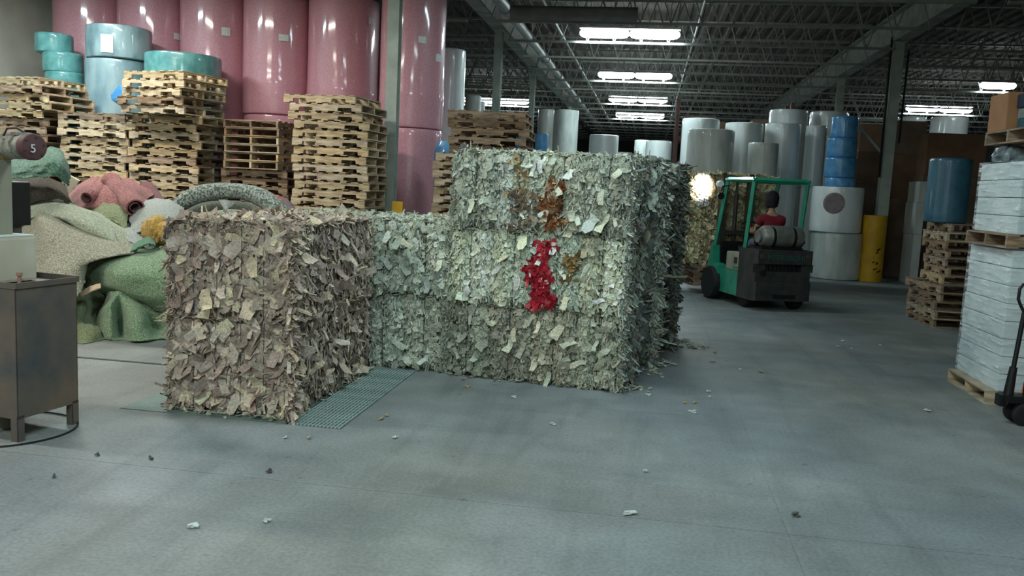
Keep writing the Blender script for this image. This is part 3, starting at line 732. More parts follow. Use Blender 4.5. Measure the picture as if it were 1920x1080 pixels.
    for nm, u0, u1, z0, z1, colr, lbl, dn in patches:
        n = int((u1 - u0) * (z1 - z0) * dn); u = rng.uniform(0, 1, n); v = rng.uniform(0, 1, n)
        keep = np.abs(u - .5 - .12 * np.sin(v * 7 + u0 * 9)) < .36 + .12 * np.sin(v * 13 + 1); u, v = u[keep], v[keep]; n = len(u)
        P = np.stack([u0 + u * (u1 - u0), -bul(u0 + u * (u1 - u0)) - .014 + rng.normal(0, .006, n), z0 + v * (z1 - z0)], 1)
        Nn = unit(np.tile([0, -1., 0], (n, 1)) + rng.normal(0, .3, (n, 3))); an = rng.uniform(-PI, PI, n)
        T = np.stack([np.cos(an), np.zeros(n), np.sin(an)], 1); T = unit(T - Nn * np.sum(T * Nn, 1)[:, None])
        C = pal(colr)[rng.integers(0, len(colr), n)]
        o = inst(nm, scraps_mesh(nm, P, Nn, T, .055 * np.exp(rng.normal(0, .3, n)), .03 * np.exp(rng.normal(0, .3, n)), np.abs(rng.normal(.1, .2, n)), rng.normal(0, .4, n), C, rng), e)
        tag(o, lbl, kind='stuff')
    for k in range(1, lobes):
        u = k * w_ / lobes + rng.uniform(-.01, .01); yy = -float(bul(np.float64(u))) - .02 - (.012 if amp < .02 else 0)
        if k % 2 == 0 and lobes > 5: continue
        MB().tube([(u, .05, .012), (u, yy, .02), (u + rng.uniform(-.006, .006), yy - .004, h * .5), (u, yy, h - .02), (u, .05, h + .004)], .0022, 4).build('tie_wire', wire_m, e)
    return e

BH = .70
gs = 'bales of the two-high stack on the floor scale'
bale((-3.46, 5.84, .012), 0, .93, 1.74, .72, 'grey-mauve bale of large carpet cuttings standing on the floor scale', gs, PAL_MAUVE, None, 5, .008, 'FRTL', 2400, .062, .35, .014, 120,
     lobecol=.12, side_vert=.75, top_fuzz=.6, side_size=.045)
bale((-3.46, 5.84, .735), 0, .93, 1.74, .70, 'grey-mauve bale of large carpet cuttings lying on the scale bale', gs, PAL_MAUVE, None, 5, .008, 'FRTL', 2400, .062, .35, .014, 120,
     lobecol=.12, side_vert=.75, side_size=.045)
gm = 'bales of the two-high stack in the middle'
bale((-3.43, 7.86, .003), 0, 1.58, .95, .72, 'pale bale at the bottom between the scale stack and the tall stack', gm, PAL_GREEN, None, 8, .058, 'FRT', 2800, .038, .8, .011, 25)
bale((-3.43, 7.84, .728), 0, 1.58, .95, .71, 'pale bale with loose flaps on top, between scale stack and tall stack', gm, PAL_GREEN, None, 8, .058, 'FRT', 2600, .042, .75, .013, 50)
gt = 'bales of the nearest three-high column'
ta = -.125; o0 = (-1.80, 7.80)
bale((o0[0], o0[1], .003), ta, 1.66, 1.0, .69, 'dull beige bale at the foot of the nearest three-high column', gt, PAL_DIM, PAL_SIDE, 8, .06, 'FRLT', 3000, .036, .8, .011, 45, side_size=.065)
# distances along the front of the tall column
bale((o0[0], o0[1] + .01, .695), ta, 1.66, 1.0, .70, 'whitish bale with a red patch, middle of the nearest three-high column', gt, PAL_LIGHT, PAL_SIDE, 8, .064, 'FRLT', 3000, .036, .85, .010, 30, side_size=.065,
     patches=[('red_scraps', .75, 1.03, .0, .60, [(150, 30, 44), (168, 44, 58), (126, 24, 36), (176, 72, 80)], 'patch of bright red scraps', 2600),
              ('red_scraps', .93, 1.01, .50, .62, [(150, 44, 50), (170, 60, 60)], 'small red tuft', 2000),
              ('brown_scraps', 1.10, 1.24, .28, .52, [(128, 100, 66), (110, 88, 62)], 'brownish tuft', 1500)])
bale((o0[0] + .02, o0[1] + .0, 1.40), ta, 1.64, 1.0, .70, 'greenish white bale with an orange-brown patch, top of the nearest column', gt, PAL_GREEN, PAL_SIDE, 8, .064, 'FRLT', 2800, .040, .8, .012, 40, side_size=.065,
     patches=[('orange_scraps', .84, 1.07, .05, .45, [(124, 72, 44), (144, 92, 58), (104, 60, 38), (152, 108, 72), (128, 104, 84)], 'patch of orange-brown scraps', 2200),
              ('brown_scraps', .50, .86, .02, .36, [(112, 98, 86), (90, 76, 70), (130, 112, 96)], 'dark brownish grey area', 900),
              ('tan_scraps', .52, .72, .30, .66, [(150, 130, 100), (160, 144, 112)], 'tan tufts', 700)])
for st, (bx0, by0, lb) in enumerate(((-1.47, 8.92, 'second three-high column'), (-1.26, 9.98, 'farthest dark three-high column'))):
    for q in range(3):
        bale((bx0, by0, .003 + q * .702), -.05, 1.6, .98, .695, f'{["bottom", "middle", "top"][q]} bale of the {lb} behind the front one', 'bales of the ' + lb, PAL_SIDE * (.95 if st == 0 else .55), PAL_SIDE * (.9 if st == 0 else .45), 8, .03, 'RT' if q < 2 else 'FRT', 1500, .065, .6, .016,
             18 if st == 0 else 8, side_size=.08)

# ------------------------------------------------------------------ floor scale with ribbed tread
sc = empty('floor_scale', (-3.82, 5.72, 0), 0, 'teal steel floor scale with a ribbed strip under the grey-mauve bales', 'scale')
plate_m = mat('teal_worn_plate', (84, 108, 104), (120, 138, 130), 3, .55, metal=.2, bump=.15, bscale=30)
grate_m = mat('ribbed_steel', (132, 150, 146), (160, 176, 170), 5, .5, metal=.15)
MB().box(.006, 1.32, .006, 1.994, -.016, .004).build('deck_plate', plate_m, sc)
MB().box(1.325, 1.735, .006, 1.994, -.016, -.006).build('grate_bed', mat('dark_grate_bed', (74, 88, 86), (88, 100, 98)), sc)
rm = MB().box(-.007, .007, .01, 1.99, -.006, .007).mesh('tread_rib', grate_m)
for k in range(14): inst('tread_rib', rm, sc, (1.345 + k * .029, 0, 0))
m_ = MB()
for k in range(26): m_.box(1.33, 1.73, .04 + k * .076, .052 + k * .076, -.006, .003)
m_.build('cross_bar', grate_m, sc)
# long channel line in the floor left of the scale
ch = at(145, 732, 6.09); 
tag(MB().box(-6.2, -3.85, 7.15, 7.19, .0, .006).build('trim_1', mat('dark_channel', (58, 60, 58), (70, 72, 70)), loc=(0, 0, 0)), kind='structure')
bpy.data.objects['trim_1'].rotation_euler = (0, 0, 0)

# ------------------------------------------------------------------ litter on the floor
def flo(x, y, z=0.0):
    d = FW + (x - 960) / F_PX * RT - (y - 540) / F_PX * UP; return Vector((0, 0, CAM_H)) + d * ((z - CAM_H) / d.z)
LIT = [(1740, 771, 1.6, 'w'), (1180, 965, 1.7, 'w'), (1212, 886, .9, 'w'), (743, 822, 1, 'w'), (716, 787, 1.5, 't'), (1037, 797, 1.1, 'w'), (1246, 688, 1.2, 'w'), (1286, 757, .9, 'y'),
       (1302, 756, 1, 't'), (1299, 774, 1.6, 'w'), (1336, 679, 1.4, 't'), (1425, 698, 1.7, 't'), (1388, 694, .8, 'w'), (1572, 651, 1.6, 'w'), (1599, 655, 1, 'w'), (1580, 640, 1, 'w'),
       (1340, 662, 1.2, 't'), (365, 988, 1.6, 'w'), (500, 980, .8, 'w'), (285, 861, .9, 'd'), (504, 886, 1, 'd'), (580, 823, 1, 't'), (535, 822, .7, 'w'), (875, 727, 1.1, 't'), (965, 746, 1.1, 'w'),
       (1215, 742, 1.0, 'w'), (1330, 745, .8, 'w'), (1490, 968, 1.4, 'd'), (1328, 735, 1, 'w'), (726, 780, 1, 't'), (182, 855, .8, 'd'), (100, 895, .8, 'd'), (870, 712, 1, 't'), (1650, 648, .7, 'w')]
lm = {'w': mat('pale_scrap', (176, 182, 178), (196, 200, 194), 20, .8), 't': mat('tan_scrap', (150, 136, 112), (170, 156, 130), 20, .9), 'y': mat('yellowish_scrap', (170, 150, 90), (180, 160, 100), 20, .9), 'd': mat('dark_crumb', (72, 70, 66), (86, 82, 78), 20, .9)}
ll = {'w': 'small whitish scrap', 't': 'small tan scrap', 'y': 'yellowish scrap', 'd': 'dark crumb of dirt'}
WH = ['alone in the right foreground before the pallet jack', 'large one on the thin floor joint, lower middle', 'in the open foreground right of centre', 'in front of the ribbed scale strip', 'beside the ribbed scale strip, pointed',
      'just before the nearest tall bale', 'by the right foot of the tall bales', 'in the cluster before the tall bales, left', 'in the cluster before the tall bales, rear', 'in the cluster before the tall bales, nearest', 'in the aisle right of the farthest bale',
      'in mid aisle, long and thin', 'in mid aisle, tiny, left of the long one', 'in the aisle in line with the forklift, left', 'in the aisle in line with the forklift, right', 'in the aisle in line with the forklift, rear', 'near the foot of the dark bale column',
      'at the lower left, large', 'at the lower left, right of the large one', 'left of the scale, foreground', 'in the centre foreground', 'below the scale corner, right', 'below the scale corner, left', 'at the foot of the tall bale front, left', 'at the foot of the tall bale front, middle',
      'at the tall bale corner', 'right of the scrap cluster', 'beside the joint crossing, lower right', 'behind the scrap cluster', 'behind the pointed one by the scale', 'in front of the dark cabinet, right', 'in front of the dark cabinet, left', 'between the middle bale and scale', 'far right in the aisle before the pallets']
for li_, (x, y, s, c) in enumerate(LIT):
    p = flo(x, y); m_ = MB(); n = 5; rr = random.Random(x * y)
    for q in range(2):
        a0 = rr.uniform(0, 6); L = .022 * s * rr.uniform(.7, 1.2); W = .009 * s; ca, sa = math.cos(a0), math.sin(a0)
        T = Matrix.Translation((rr.uniform(-.01, .01), rr.uniform(-.01, .01), .006 + q * .006)) @ Matrix.Rotation(a0, 4, 'Z') @ Matrix.Rotation(rr.uniform(-.2, .2), 4, 'X')
        m_.box(-L, L * .2, -W, W, -.003, .003, T=T); m_.box(L * .2, L, -W * .6, W * .5, -.001, .007, T=T)
    tag(m_.build('carpet_scrap', lm[c], loc=(p.x, p.y, .001)), ll[c] + ' ' + WH[li_], 'scrap', {'w': 'whitish', 't': 'tan', 'y': 'yellowish', 'd': 'dark'}[c] + ' scraps on the floor')
def litter(nm, label, pts, n, spread, palette, seed):
    rng = np.random.default_rng(seed); P = []
    for i in range(n):
        p = pts[rng.integers(0, len(pts))]; P.append((p[0] + rng.normal(0, spread), p[1] + rng.normal(0, spread), .006 + abs(rng.normal(0, .012))))
    P = np.array(P); Nn = unit(np.tile([0, 0, 1.], (n, 1)) + rng.normal(0, .2, (n, 3))); an = rng.uniform(-PI, PI, n)
    T = np.stack([np.cos(an), np.sin(an), np.zeros(n)], 1); T = unit(T - Nn * np.sum(T * Nn, 1)[:, None])
    me = scraps_mesh(nm, P, Nn, T, .05 * np.exp(rng.normal(0, .4, n)), .02 * np.exp(rng.normal(0, .3, n)), rng.normal(0, .1, n), rng.normal(0, .2, n), palette[rng.integers(0, len(palette), n)], rng)
    tag(inst(nm, me), label, 'scraps', kind='stuff')
litter('scrap_litter', 'loose scraps lying along the foot of the three-high bale columns', [flo(1190, 730)[:2], flo(1225, 700)[:2], flo(1245, 680)[:2], flo(1290, 650)[:2], flo(1310, 652)[:2], flo(1290, 640)[:2]], 110, .07, PAL_DIM * 1.1, 5)
litter('scrap_litter', 'loose scraps lying along the foot of the middle and front bales', [(-3.4 + .1 * k, 5.80) for k in range(9)] + [(-1.7 + .2 * k, 7.74 - .025 * k) for k in range(8)] + [(-2.5, 6 + .2 * k) for k in range(9)], 90, .03, PAL_DIM, 6)

# ------------------------------------------------------------------ heap of old carpet on the left
def carpet_mat(name, c1, c2, sc=55):
    m = mat(name, c1, c2, sc, .98, bump=.9, bscale=130, spec=.1, detail=6, contrast=(.42, .6), sheen=.3, world=True)
    return m
cm_green = carpet_mat('green_carpet', (88, 122, 88), (158, 180, 138), 75)
cm_beige = carpet_mat('beige_speckled_carpet', (118, 116, 98), (186, 182, 156), 75)
cm_pale = carpet_mat('pale_green_carpet_back', (138, 148, 126), (182, 188, 162), 50)
cm_red = carpet_mat('dusty_red_carpet', (132, 72, 72), (186, 122, 116), 60)
cm_dkred = carpet_mat('dark_red_carpet', (96, 50, 54), (124, 70, 70), 60)
cm_grey = carpet_mat('mottled_grey_carpet', (74, 88, 84), (186, 194, 180), 38)
cm_lgrey = carpet_mat('light_grey_carpet', (146, 152, 146), (186, 190, 182), 70)
cm_yel = carpet_mat('yellow_carpet', (186, 144, 56), (214, 176, 88), 50)
cm_bgreen = carpet_mat('bottle_green_carpet', (58, 98, 82), (114, 150, 126), 45)
cm_brown = carpet_mat('dark_brown_carpet', (64, 54, 44), (96, 84, 68), 50)
cm_under = carpet_mat('dim_heap_carpet', (74, 80, 68), (108, 112, 94), 50)
cm_orange = carpet_mat('orange_carpet', (186, 92, 60), (204, 116, 80), 50)

def cat_rom(p, t):
    n = len(p); f = t * (n - 1); i = min(int(f), n - 2); u = f - i
    a, b_, c, d = p[max(i - 1, 0)], p[i], p[i + 1], p[min(i + 2, n - 1)]
    return 0.5 * ((2 * b_) + (c - a) * u + (2 * a - 5 * b_ + 4 * c - d) * u * u + (3 * b_ - a - 3 * c + d) * u ** 3)

def sheet(name, rows, m, label, nu=48, nv=36, thick=.014, wav=.012, freq=9, seed=1, cat='carpet', group='old carpets in the heap', edge=.0):
    """thick bent carpet through rows of control points given as pixel x, pixel y, distance"""
    R = [[at(*p) for p in r] for r in rows]; rr = random.Random(seed)
    ks = [(rr.uniform(-1, 1) * freq, rr.uniform(-1, 1) * freq, rr.uniform(0, 6), rr.uniform(.4, 1)) for _ in range(5)]
    V = []
    for i in range(nv + 1):
        v = i / nv
        for j in range(nu + 1):
            u = j / nu
            uu, vv_ = u, v
            if edge:
                uu = min(1, max(0, u + edge * math.sin(v * 23 + seed) * (1 if u in (0, 1) else 0)))
            cols = [cat_rom(r, uu) for r in R]; p = cat_rom(cols, vv_)
            d = sum(a * math.sin(k1 * u * 3 + k2 * v * 3 + ph) for k1, k2, ph, a in ks) * wav / 2
            V.append(Vector((p.x, p.y + d, max(.012, p.z + d * .4 + (wav * .7 * math.sin(u * 31 + seed) * (1 if i in (0, nv) else 0))))))
    # give it thickness
    n = len(V); F = []; W = nu + 1
    nor = []
    for i in range(nv + 1):
        for j in range(W):
            a = V[i * W + min(j + 1, nu)] - V[i * W + max(j - 1, 0)]; b_ = V[min(i + 1, nv) * W + j] - V[max(i - 1, 0) * W + j]
            q = a.cross(b_); nor.append(q.normalized() if q.length > 1e-9 else Vector((0, -1, 0)))
    V2 = [V[k] - nor[k] * thick * -1 for k in range(n)]
    V2 = [Vector((p.x, p.y, max(.002, p.z))) for p in V2]
    for i in range(nv):
        for j in range(nu):
            a = i * W + j; F.append((a, a + 1, a + W + 1, a + W)); F.append((n + a, n + a + W, n + a + W + 1, n + a + 1))
    for j in range(nu): F.append((j, n + j, n + j + 1, j + 1)); a = nv * W + j; F.append((a, a + 1, n + a + 1, n + a))
    for i in range(nv): a = i * W; F.append((a, a + W, n + a + W, n + a)); a = i * W + nu; F.append((a, n + a, n + a + W, a + W))
    o = MB().add(V + V2, F).build(name, m, None, True); return tag(o, label, cat, group)

# the body of the heap, hidden under the pieces one can tell apart
hr = []
for (dy, Y, zf) in ((0, 10.6, 0), (1, 10.0, 1), (2, 9.4, .82), (3, 9.0, .5), (4, 8.75, .0)):
    row = []
    for x, yt in ((-160, 330), (-60, 330), (20, 345), (80, 350), (150, 372), (230, 395), (300, 408), (380, 398), (460, 385), (540, 400), (600, 440), (640, 520)):
        z = at(x, yt, 9.9).z; row.append((at(x, yt, 9.9).x * (Y / 9.9) ** .3, Y, max(0.012, z * zf * .97)))
    hr.append(row)
V = [p for r in hr for p in r]; W_ = len(hr[0]); F = [(i * W_ + j, i * W_ + j + 1, (i + 1) * W_ + j + 1, (i + 1) * W_ + j) for i in range(len(hr) - 1) for j in range(W_ - 1)]
bm = bmesh.new(); bv = [bm.verts.new(p) for p in V]
for f in F: bm.faces.new([bv[k] for k in f])
bmesh.ops.subdivide_edges(bm, edges=bm.edges[:], cuts=5, use_grid_fill=True, smooth=.6)
for v in bm.verts:
    v.co.y += .05 * math.sin(v.co.x * 7 + v.co.z * 9); v.co.z = max(.01, v.co.z + .03 * math.sin(v.co.x * 11 + v.co.y * 8) * (v.co.z > .1))
me = bpy.data.meshes.new('carpet_heap'); bm.to_mesh(me); bm.free(); me.materials.append(cm_under); me.shade_smooth()
tag(inst('crumpled_carpet', me), 'dim crumpled carpet forming the body of the heap under the others', 'carpet', 'old carpets in the heap')

sheet('green_carpet', [[(165, 500, 9.0), (190, 478, 9.0), (235, 466, 9.0), (285, 462, 9.05), (345, 450, 9.1)],
                       [(160, 512, 8.7), (190, 492, 8.55), (235, 484, 8.5), (290, 480, 8.55), (350, 474, 8.6)],
                       [(170, 524, 8.62), (195, 516, 8.38), (240, 515, 8.25), (295, 515, 8.25), (352, 512, 8.35)],
                       [(180, 540, 8.62), (205, 542, 8.4), (245, 548, 8.28), (300, 556, 8.25), (352, 560, 8.3)],
                       [(192, 552, 8.75), (212, 552, 8.6), (245, 566, 8.5), (300, 586, 8.45), (352, 595, 8.45)]], cm_green,
      'smooth green carpet draped over the right front of the heap', wav=.012, seed=3)
sheet('green_carpet', [[(200, 548, 8.55), (214, 546, 8.35), (228, 546, 8.34), (245, 556, 8.36), (270, 572, 8.4), (300, 585, 8.45), (345, 590, 8.5)],
                       [(196, 566, 8.45), (212, 560, 8.22), (224, 556, 8.28), (236, 560, 8.30), (262, 580, 8.25), (295, 600, 8.42), (345, 605, 8.4)],
                       [(184, 588, 8.35), (205, 582, 8.12), (221, 585, 8.32), (240, 590, 8.15), (266, 600, 8.12), (292, 615, 8.45), (345, 620, 8.3)],
                       [(180, 612, 8.25), (208, 612, 8.02), (226, 616, 8.3), (246, 614, 8.02), (272, 618, 8.1), (296, 622, 8.38), (345, 630, 8.25)],
                       [(182, 640, 8.1), (208, 642, 7.98), (232, 640, 8.05), (250, 640, 7.95), (275, 638, 8.02), (300, 634, 8.2), (345, 636, 8.2)]], cm_green,
      'green carpet hanging in upright folds to the floor at the heap foot', wav=.01, seed=5)
sheet('olive_carpet', [[(120, 520, 8.75), (150, 520, 8.75), (170, 522, 8.7), (190, 545, 8.75)],
                       [(125, 560, 8.4), (150, 565, 8.3), (172, 560, 8.5), (196, 560, 8.7)],
                       [(125, 600, 8.2), (146, 600, 8.1), (160, 600, 8.25), (180, 590, 8.6)],
                       [(125, 620, 8.1), (150, 612, 7.95), (175, 616, 7.95), (190, 622, 8.1)],
                       [(125, 648, 7.9), (150, 648, 7.72), (175, 645, 7.85), (195, 640, 8.0)]], carpet_mat('olive_carpet', (104, 118, 78), (150, 156, 112), 70),
      'olive green carpet curling out beside the dark cabinet', wav=.015, seed=8)
sheet('carpet_strip', [[(150, 548, 8.2), (170, 536, 8.25), (188, 531, 8.3)], [(152, 556, 8.18), (172, 545, 8.2), (189, 539, 8.25)]], mat('peach_backing', (206, 176, 146), (214, 186, 158), 20, .9),
      'short peach coloured strip on the olive carpet', 8, 3, wav=.002, seed=4)
sheet('beige_carpet', [[(30, 432, 9.0), (62, 408, 8.95), (80, 396, 8.9), (130, 420, 8.85), (200, 448, 8.8), (262, 462, 8.75)],
                       [(30, 450, 8.75), (58, 432, 8.7), (82, 420, 8.55), (135, 450, 8.5), (195, 468, 8.5), (250, 474, 8.6)],
                       [(30, 500, 8.45), (60, 486, 8.35), (92, 480, 8.25), (135, 478, 8.25), (180, 484, 8.32), (232, 476, 8.5)],
                       [(30, 560, 8.2), (60, 545, 8.1), (95, 532, 8.0), (130, 515, 8.05), (155, 502, 8.2), (172, 490, 8.4)],
                       [(30, 640, 7.95), (60, 625, 7.9), (100, 600, 7.9), (135, 565, 7.95), (152, 545, 8.05), (160, 520, 8.25)]], cm_beige,
      'large beige speckled carpet falling from a peak at the heap front', wav=.014, seed=11)
sheet('pale_carpet', [[(15, 405, 9.5), (50, 385, 9.5), (110, 380, 9.45), (180, 398, 9.4), (235, 420, 9.4), (292, 462, 9.3)],
                      [(5, 430, 9.2), (40, 398, 9.2), (100, 388, 9.1), (175, 408, 9.1), (230, 432, 9.1), (285, 468, 9.1)],
                      [(15, 452, 9.0), (50, 415, 8.95), (92, 402, 8.9), (160, 430, 8.85), (215, 452, 8.85), (270, 476, 8.9)]], cm_pale,
      'pale green carpet lying in long folds above the beige one', wav=.03, seed=13, freq=6)
sheet('pale_carpet', [[(38, 380, 9.8), (55, 355, 9.8), (70, 344, 9.8), (95, 356, 9.75), (130, 380, 9.7)],
                      [(22, 400, 9.55), (50, 385, 9.5), (75, 375, 9.5), (100, 380, 9.5), (140, 398, 9.5)],
                      [(20, 412, 9.4), (50, 402, 9.35), (80, 396, 9.3), (110, 398, 9.3), (150, 412, 9.35)]], carpet_mat('mint_carpet', (134, 150, 134), (172, 184, 164), 50),
      'mint grey carpet corner pointing up at the left of the heap', wav=.015, seed=14)
sheet('red_carpet', [[(128, 366, 10.5), (155, 340, 10.5), (190, 330, 10.5), (222, 328, 10.5), (262, 344, 10.5), (290, 364, 10.5)],
                     [(128, 380, 10.1), (150, 358, 10.05), (188, 346, 10.0), (222, 340, 10.0), (256, 356, 10.0), (275, 374, 10.1)],
                     [(130, 392, 9.85), (152, 378, 9.75), (180, 368, 9.7), (215, 366, 9.7), (250, 378, 9.7), (274, 386, 9.85)],
                     [(134, 400, 9.75), (158, 394, 9.6), (182, 392, 9.6), (210, 394, 9.6), (238, 402, 9.6), (268, 400, 9.7)]], cm_red,
      'dusty red carpet crumpled below the pallet stacks', wav=.03, seed=17, freq=7)
sheet('red_carpet', [[(262, 340, 10.9), (285, 342, 10.9), (300, 362, 10.9)], [(266, 362, 10.6), (288, 360, 10.6), (308, 375, 10.6)], [(270, 380, 10.3), (290, 378, 10.3), (312, 384, 10.3)]], cm_dkred,
      'dark red carpet flap right of the dusty red one', 20, 14, wav=.015, seed=18)

def hollow(name, pts, r, m, label, seg=20, wall=.018, wobble=.08, seed=0, group='old carpets in the heap'):
    P = [at(*p) for p in pts]; n = 22; path = [cat_rom(P, k / n) for k in range(n + 1)]; mb = MB(); rr = random.Random(seed)
    rad = [r * (1 + wobble * math.sin(k * .7 + seed)) for k in range(n + 1)]
    mb.tube(path, rad, seg, False); b0 = len(mb.v); mb.tube(path, [q - wall for q in rad], seg, False)
    for e_ in (0, n):
        for k in range(seg): a, b_ = e_ * seg + k, e_ * seg + (k + 1) % seg; mb.f.append((a, b_, b0 + b_, b0 + a))
    # inner winding
    mb.tube(path, [q * .55 for q in rad], seg, False)
    return tag(mb.build(name, m, None, True), label, 'carpet', group)
hollow('rolled_red_carpet', [(208, 340, 10.1), (228, 362, 9.85), (254, 390, 9.5)], .115, cm_red, 'dusty red carpet roll with its open end facing the camera', seed=1)
hollow('rolled_red_carpet', [(190, 345, 10.2), (182, 360, 9.85), (163, 372, 9.6)], .085, cm_red, 'smaller red carpet roll with a dark open end at its left', seed=2)
sheet('pale_carpet', [[(55, 392, 9.2), (90, 380, 9.2), (135, 386, 9.15), (175, 402, 9.1), (212, 428, 9.05)],
                      [(40, 408, 9.0), (80, 394, 8.95), (130, 400, 8.9), (172, 420, 8.85), (218, 446, 8.85)],
                      [(32, 422, 8.92), (66, 406, 8.88), (118, 410, 8.82), (165, 434, 8.78), (218, 458, 8.8)],
                      [(30, 430, 9.02), (60, 414, 8.98), (112, 416, 8.95), (160, 440, 8.9), (214, 464, 8.95)]], cm_pale, 'pale green carpet fold lying highest over the beige peak', wav=.008, seed=41, thick=.022)
sheet('olive_carpet', [[(168, 388, 9.7), (195, 380, 9.6), (225, 385, 9.55), (240, 400, 9.5)], [(170, 402, 9.5), (198, 396, 9.4), (224, 404, 9.35), (238, 420, 9.3)], [(180, 412, 9.4), (200, 410, 9.3), (222, 418, 9.25), (236, 434, 9.2)]],
      bpy.data.materials['olive_carpet'], 'small olive carpet piece just below the red roll end', 20, 14, wav=.012, seed=42)
sheet('bottle_green_carpet', [[(246, 462, 8.75), (262, 450, 8.8), (280, 444, 8.85), (290, 450, 8.85)], [(244, 472, 8.6), (262, 462, 8.6), (280, 456, 8.65), (292, 460, 8.7)]], carpet_mat('vivid_green_carpet', (66, 112, 82), (100, 144, 112), 70), 'vivid green carpet lip at the top of the green drape', 14, 8, wav=.006, seed=43)
hollow('rolled_grey_carpet', [(322, 402, 10.0), (345, 378, 10.0), (385, 362, 10.0), (440, 358, 9.95), (485, 368, 9.85), (520, 392, 9.7), (548, 425, 9.6)], .105, cm_grey, 'mottled grey carpet roll arching behind the scale bales', seed=3)
hollow('rolled_grey_carpet', [(340, 412, 9.8), (380, 392, 9.8), (430, 386, 9.75), (475, 396, 9.7), (510, 420, 9.6)], .07, cm_under, 'dark carpet roll tucked under the mottled grey arch', seed=4)
hollow('rolled_grey_carpet', [(335, 428, 9.5), (390, 410, 9.5), (450, 408, 9.45), (500, 425, 9.4)], .085, cm_pale, 'pale carpet roll lowest under the mottled arch', seed=5)
sheet('orange_carpet', [[(500, 360, 10.4), (515, 364, 10.4), (532, 374, 10.4)], [(505, 378, 10.2), (520, 384, 10.2), (540, 392, 10.2)], [(510, 400, 10.1), (530, 408, 10.1), (552, 412, 10.1)]], cm_orange, 'orange carpet edge behind the mottled grey arch', 10, 8, wav=.008, seed=21)
sheet('purple_carpet', [[(528, 368, 10.3), (540, 374, 10.3), (552, 388, 10.3)], [(535, 392, 10.1), (550, 398, 10.1), (566, 408, 10.1)]], carpet_mat('mauve_carpet', (120, 96, 100), (140, 112, 114)), 'mauve carpet strip beside the orange edge', 8, 6, wav=.008, seed=22)
sheet('grey_carpet', [[(240, 388, 10.0), (275, 374, 10.0), (315, 374, 10.0), (345, 388, 9.95)], [(240, 402, 9.6), (275, 388, 9.55), (315, 386, 9.55), (345, 398, 9.6)], [(245, 420, 9.35), (278, 408, 9.3), (318, 404, 9.3), (345, 415, 9.35)],
                      [(240, 440, 9.2), (275, 430, 9.15), (318, 425, 9.15), (345, 430, 9.2)]], cm_lgrey, 'light grey carpet humped between red roll and mottled arch', wav=.012, seed=24)
sheet('grey_carpet', [[(198, 405, 9.55), (228, 415, 9.5), (262, 428, 9.45), (300, 450, 9.4)], [(200, 425, 9.2), (235, 432, 9.15), (268, 446, 9.1), (300, 470, 9.1)], [(215, 450, 9.0), (240, 452, 8.95), (270, 462, 8.9), (298, 484, 8.9)]], cm_lgrey,
      'light grey carpet sloping down to the yellow bundle', wav=.012, seed=25)
sheet('grey_scrap', [[(410, 374, 9.3), (425, 375, 9.25), (442, 380, 9.3)], [(420, 393, 9.2), (424, 394, 9.15), (430, 390, 9.2)]], cm_lgrey, 'pale pointed carpet corner lying on the mottled arch', 8, 6, wav=.004, seed=26)
sheet('bottle_green_carpet', [[(0, 300, 9.6), (40, 288, 9.6), (75, 282, 9.6), (100, 276, 9.6), (122, 292, 9.6), (132, 330, 9.6)],
                              [(0, 318, 9.2), (40, 312, 9.15), (75, 306, 9.1), (100, 298, 9.1), (120, 308, 9.15), (130, 338, 9.3)],
                              [(0, 340, 9.1), (40, 334, 9.0), (75, 330, 9.0), (100, 330, 9.0), (118, 338, 9.1), (128, 350, 9.3)]], cm_bgreen, 'bottle green carpet lump at the heap top left', wav=.02, seed=28)
sheet('brown_carpet', [[(-10, 335, 9.7), (50, 332, 9.7), (90, 332, 9.7), (125, 350, 9.7)], [(-10, 350, 9.5), (50, 348, 9.45), (95, 350, 9.45), (130, 366, 9.5)], [(-10, 400, 9.45), (40, 385, 9.4), (100, 372, 9.4), (138, 388, 9.45)]], cm_brown,
      'dark brown carpet under the bottle green lump', wav=.02, seed=29)
ym = MB()
ym.lathe([(0, -.17), (.08, -.15), (.15, -.06), (.17, .03), (.13, .12), (.05, .17), (0, .18)], seg=26, wob=lambda a, z: .13 * math.sin(4 * a + z * 14) + .08 * math.sin(7 * a - z * 22) + .04 * math.sin(13 * a + z * 40))
yb_ = at(297, 432, 9.05)
tag(ym.build('yellow_carpet_bundle', cm_yel, None, True, loc=yb_), 'crumpled yellow carpet bundle beside the scale bales', 'carpet', 'old carpets in the heap')
sheet('yellow_carpet', [[(264, 420, 9.25), (285, 408, 9.2), (310, 406, 9.2)], [(272, 440, 9.0), (292, 425, 8.9), (316, 420, 8.9)], [(282, 458, 8.9), (300, 450, 8.85), (318, 445, 8.85)]], cm_yel, 'yellow carpet fold lying over the crumpled bundle', 18, 14, wav=.03, seed=31)
wbm = mat('cream_board', (206, 204, 176), (218, 216, 190), 5, .8)
pw = at(131, 344, 10.6)
tag(MB().box(-.09, .09, -.02, .02, -.12, .1).build('cream_board', wbm, loc=pw, rz=.2), 'cream board leaning between green lump and red carpet', 'board')
bpy.data.objects['cream_board'].rotation_euler = (0, .5, .2)
yg = at(742, 392, 13.1)
ye = empty('yellow_guard', (yg.x, 13.2, 0), 0, 'small yellow sign panel standing beside the pink roll', 'guard')
MB().box(-.09, .09, -.02, .02, yg.z - .18, yg.z + .12, .01).build('panel', yel, ye)
MB().box(-.025, .025, -.012, .012, 0, yg.z - .17).build('post', blackm, ye)
be = empty('blue_drum', (at(826, 300, 14.2).x, 14.6, 0), 0, 'dark blue roll wedged between pink roll and pallets', 'roll')
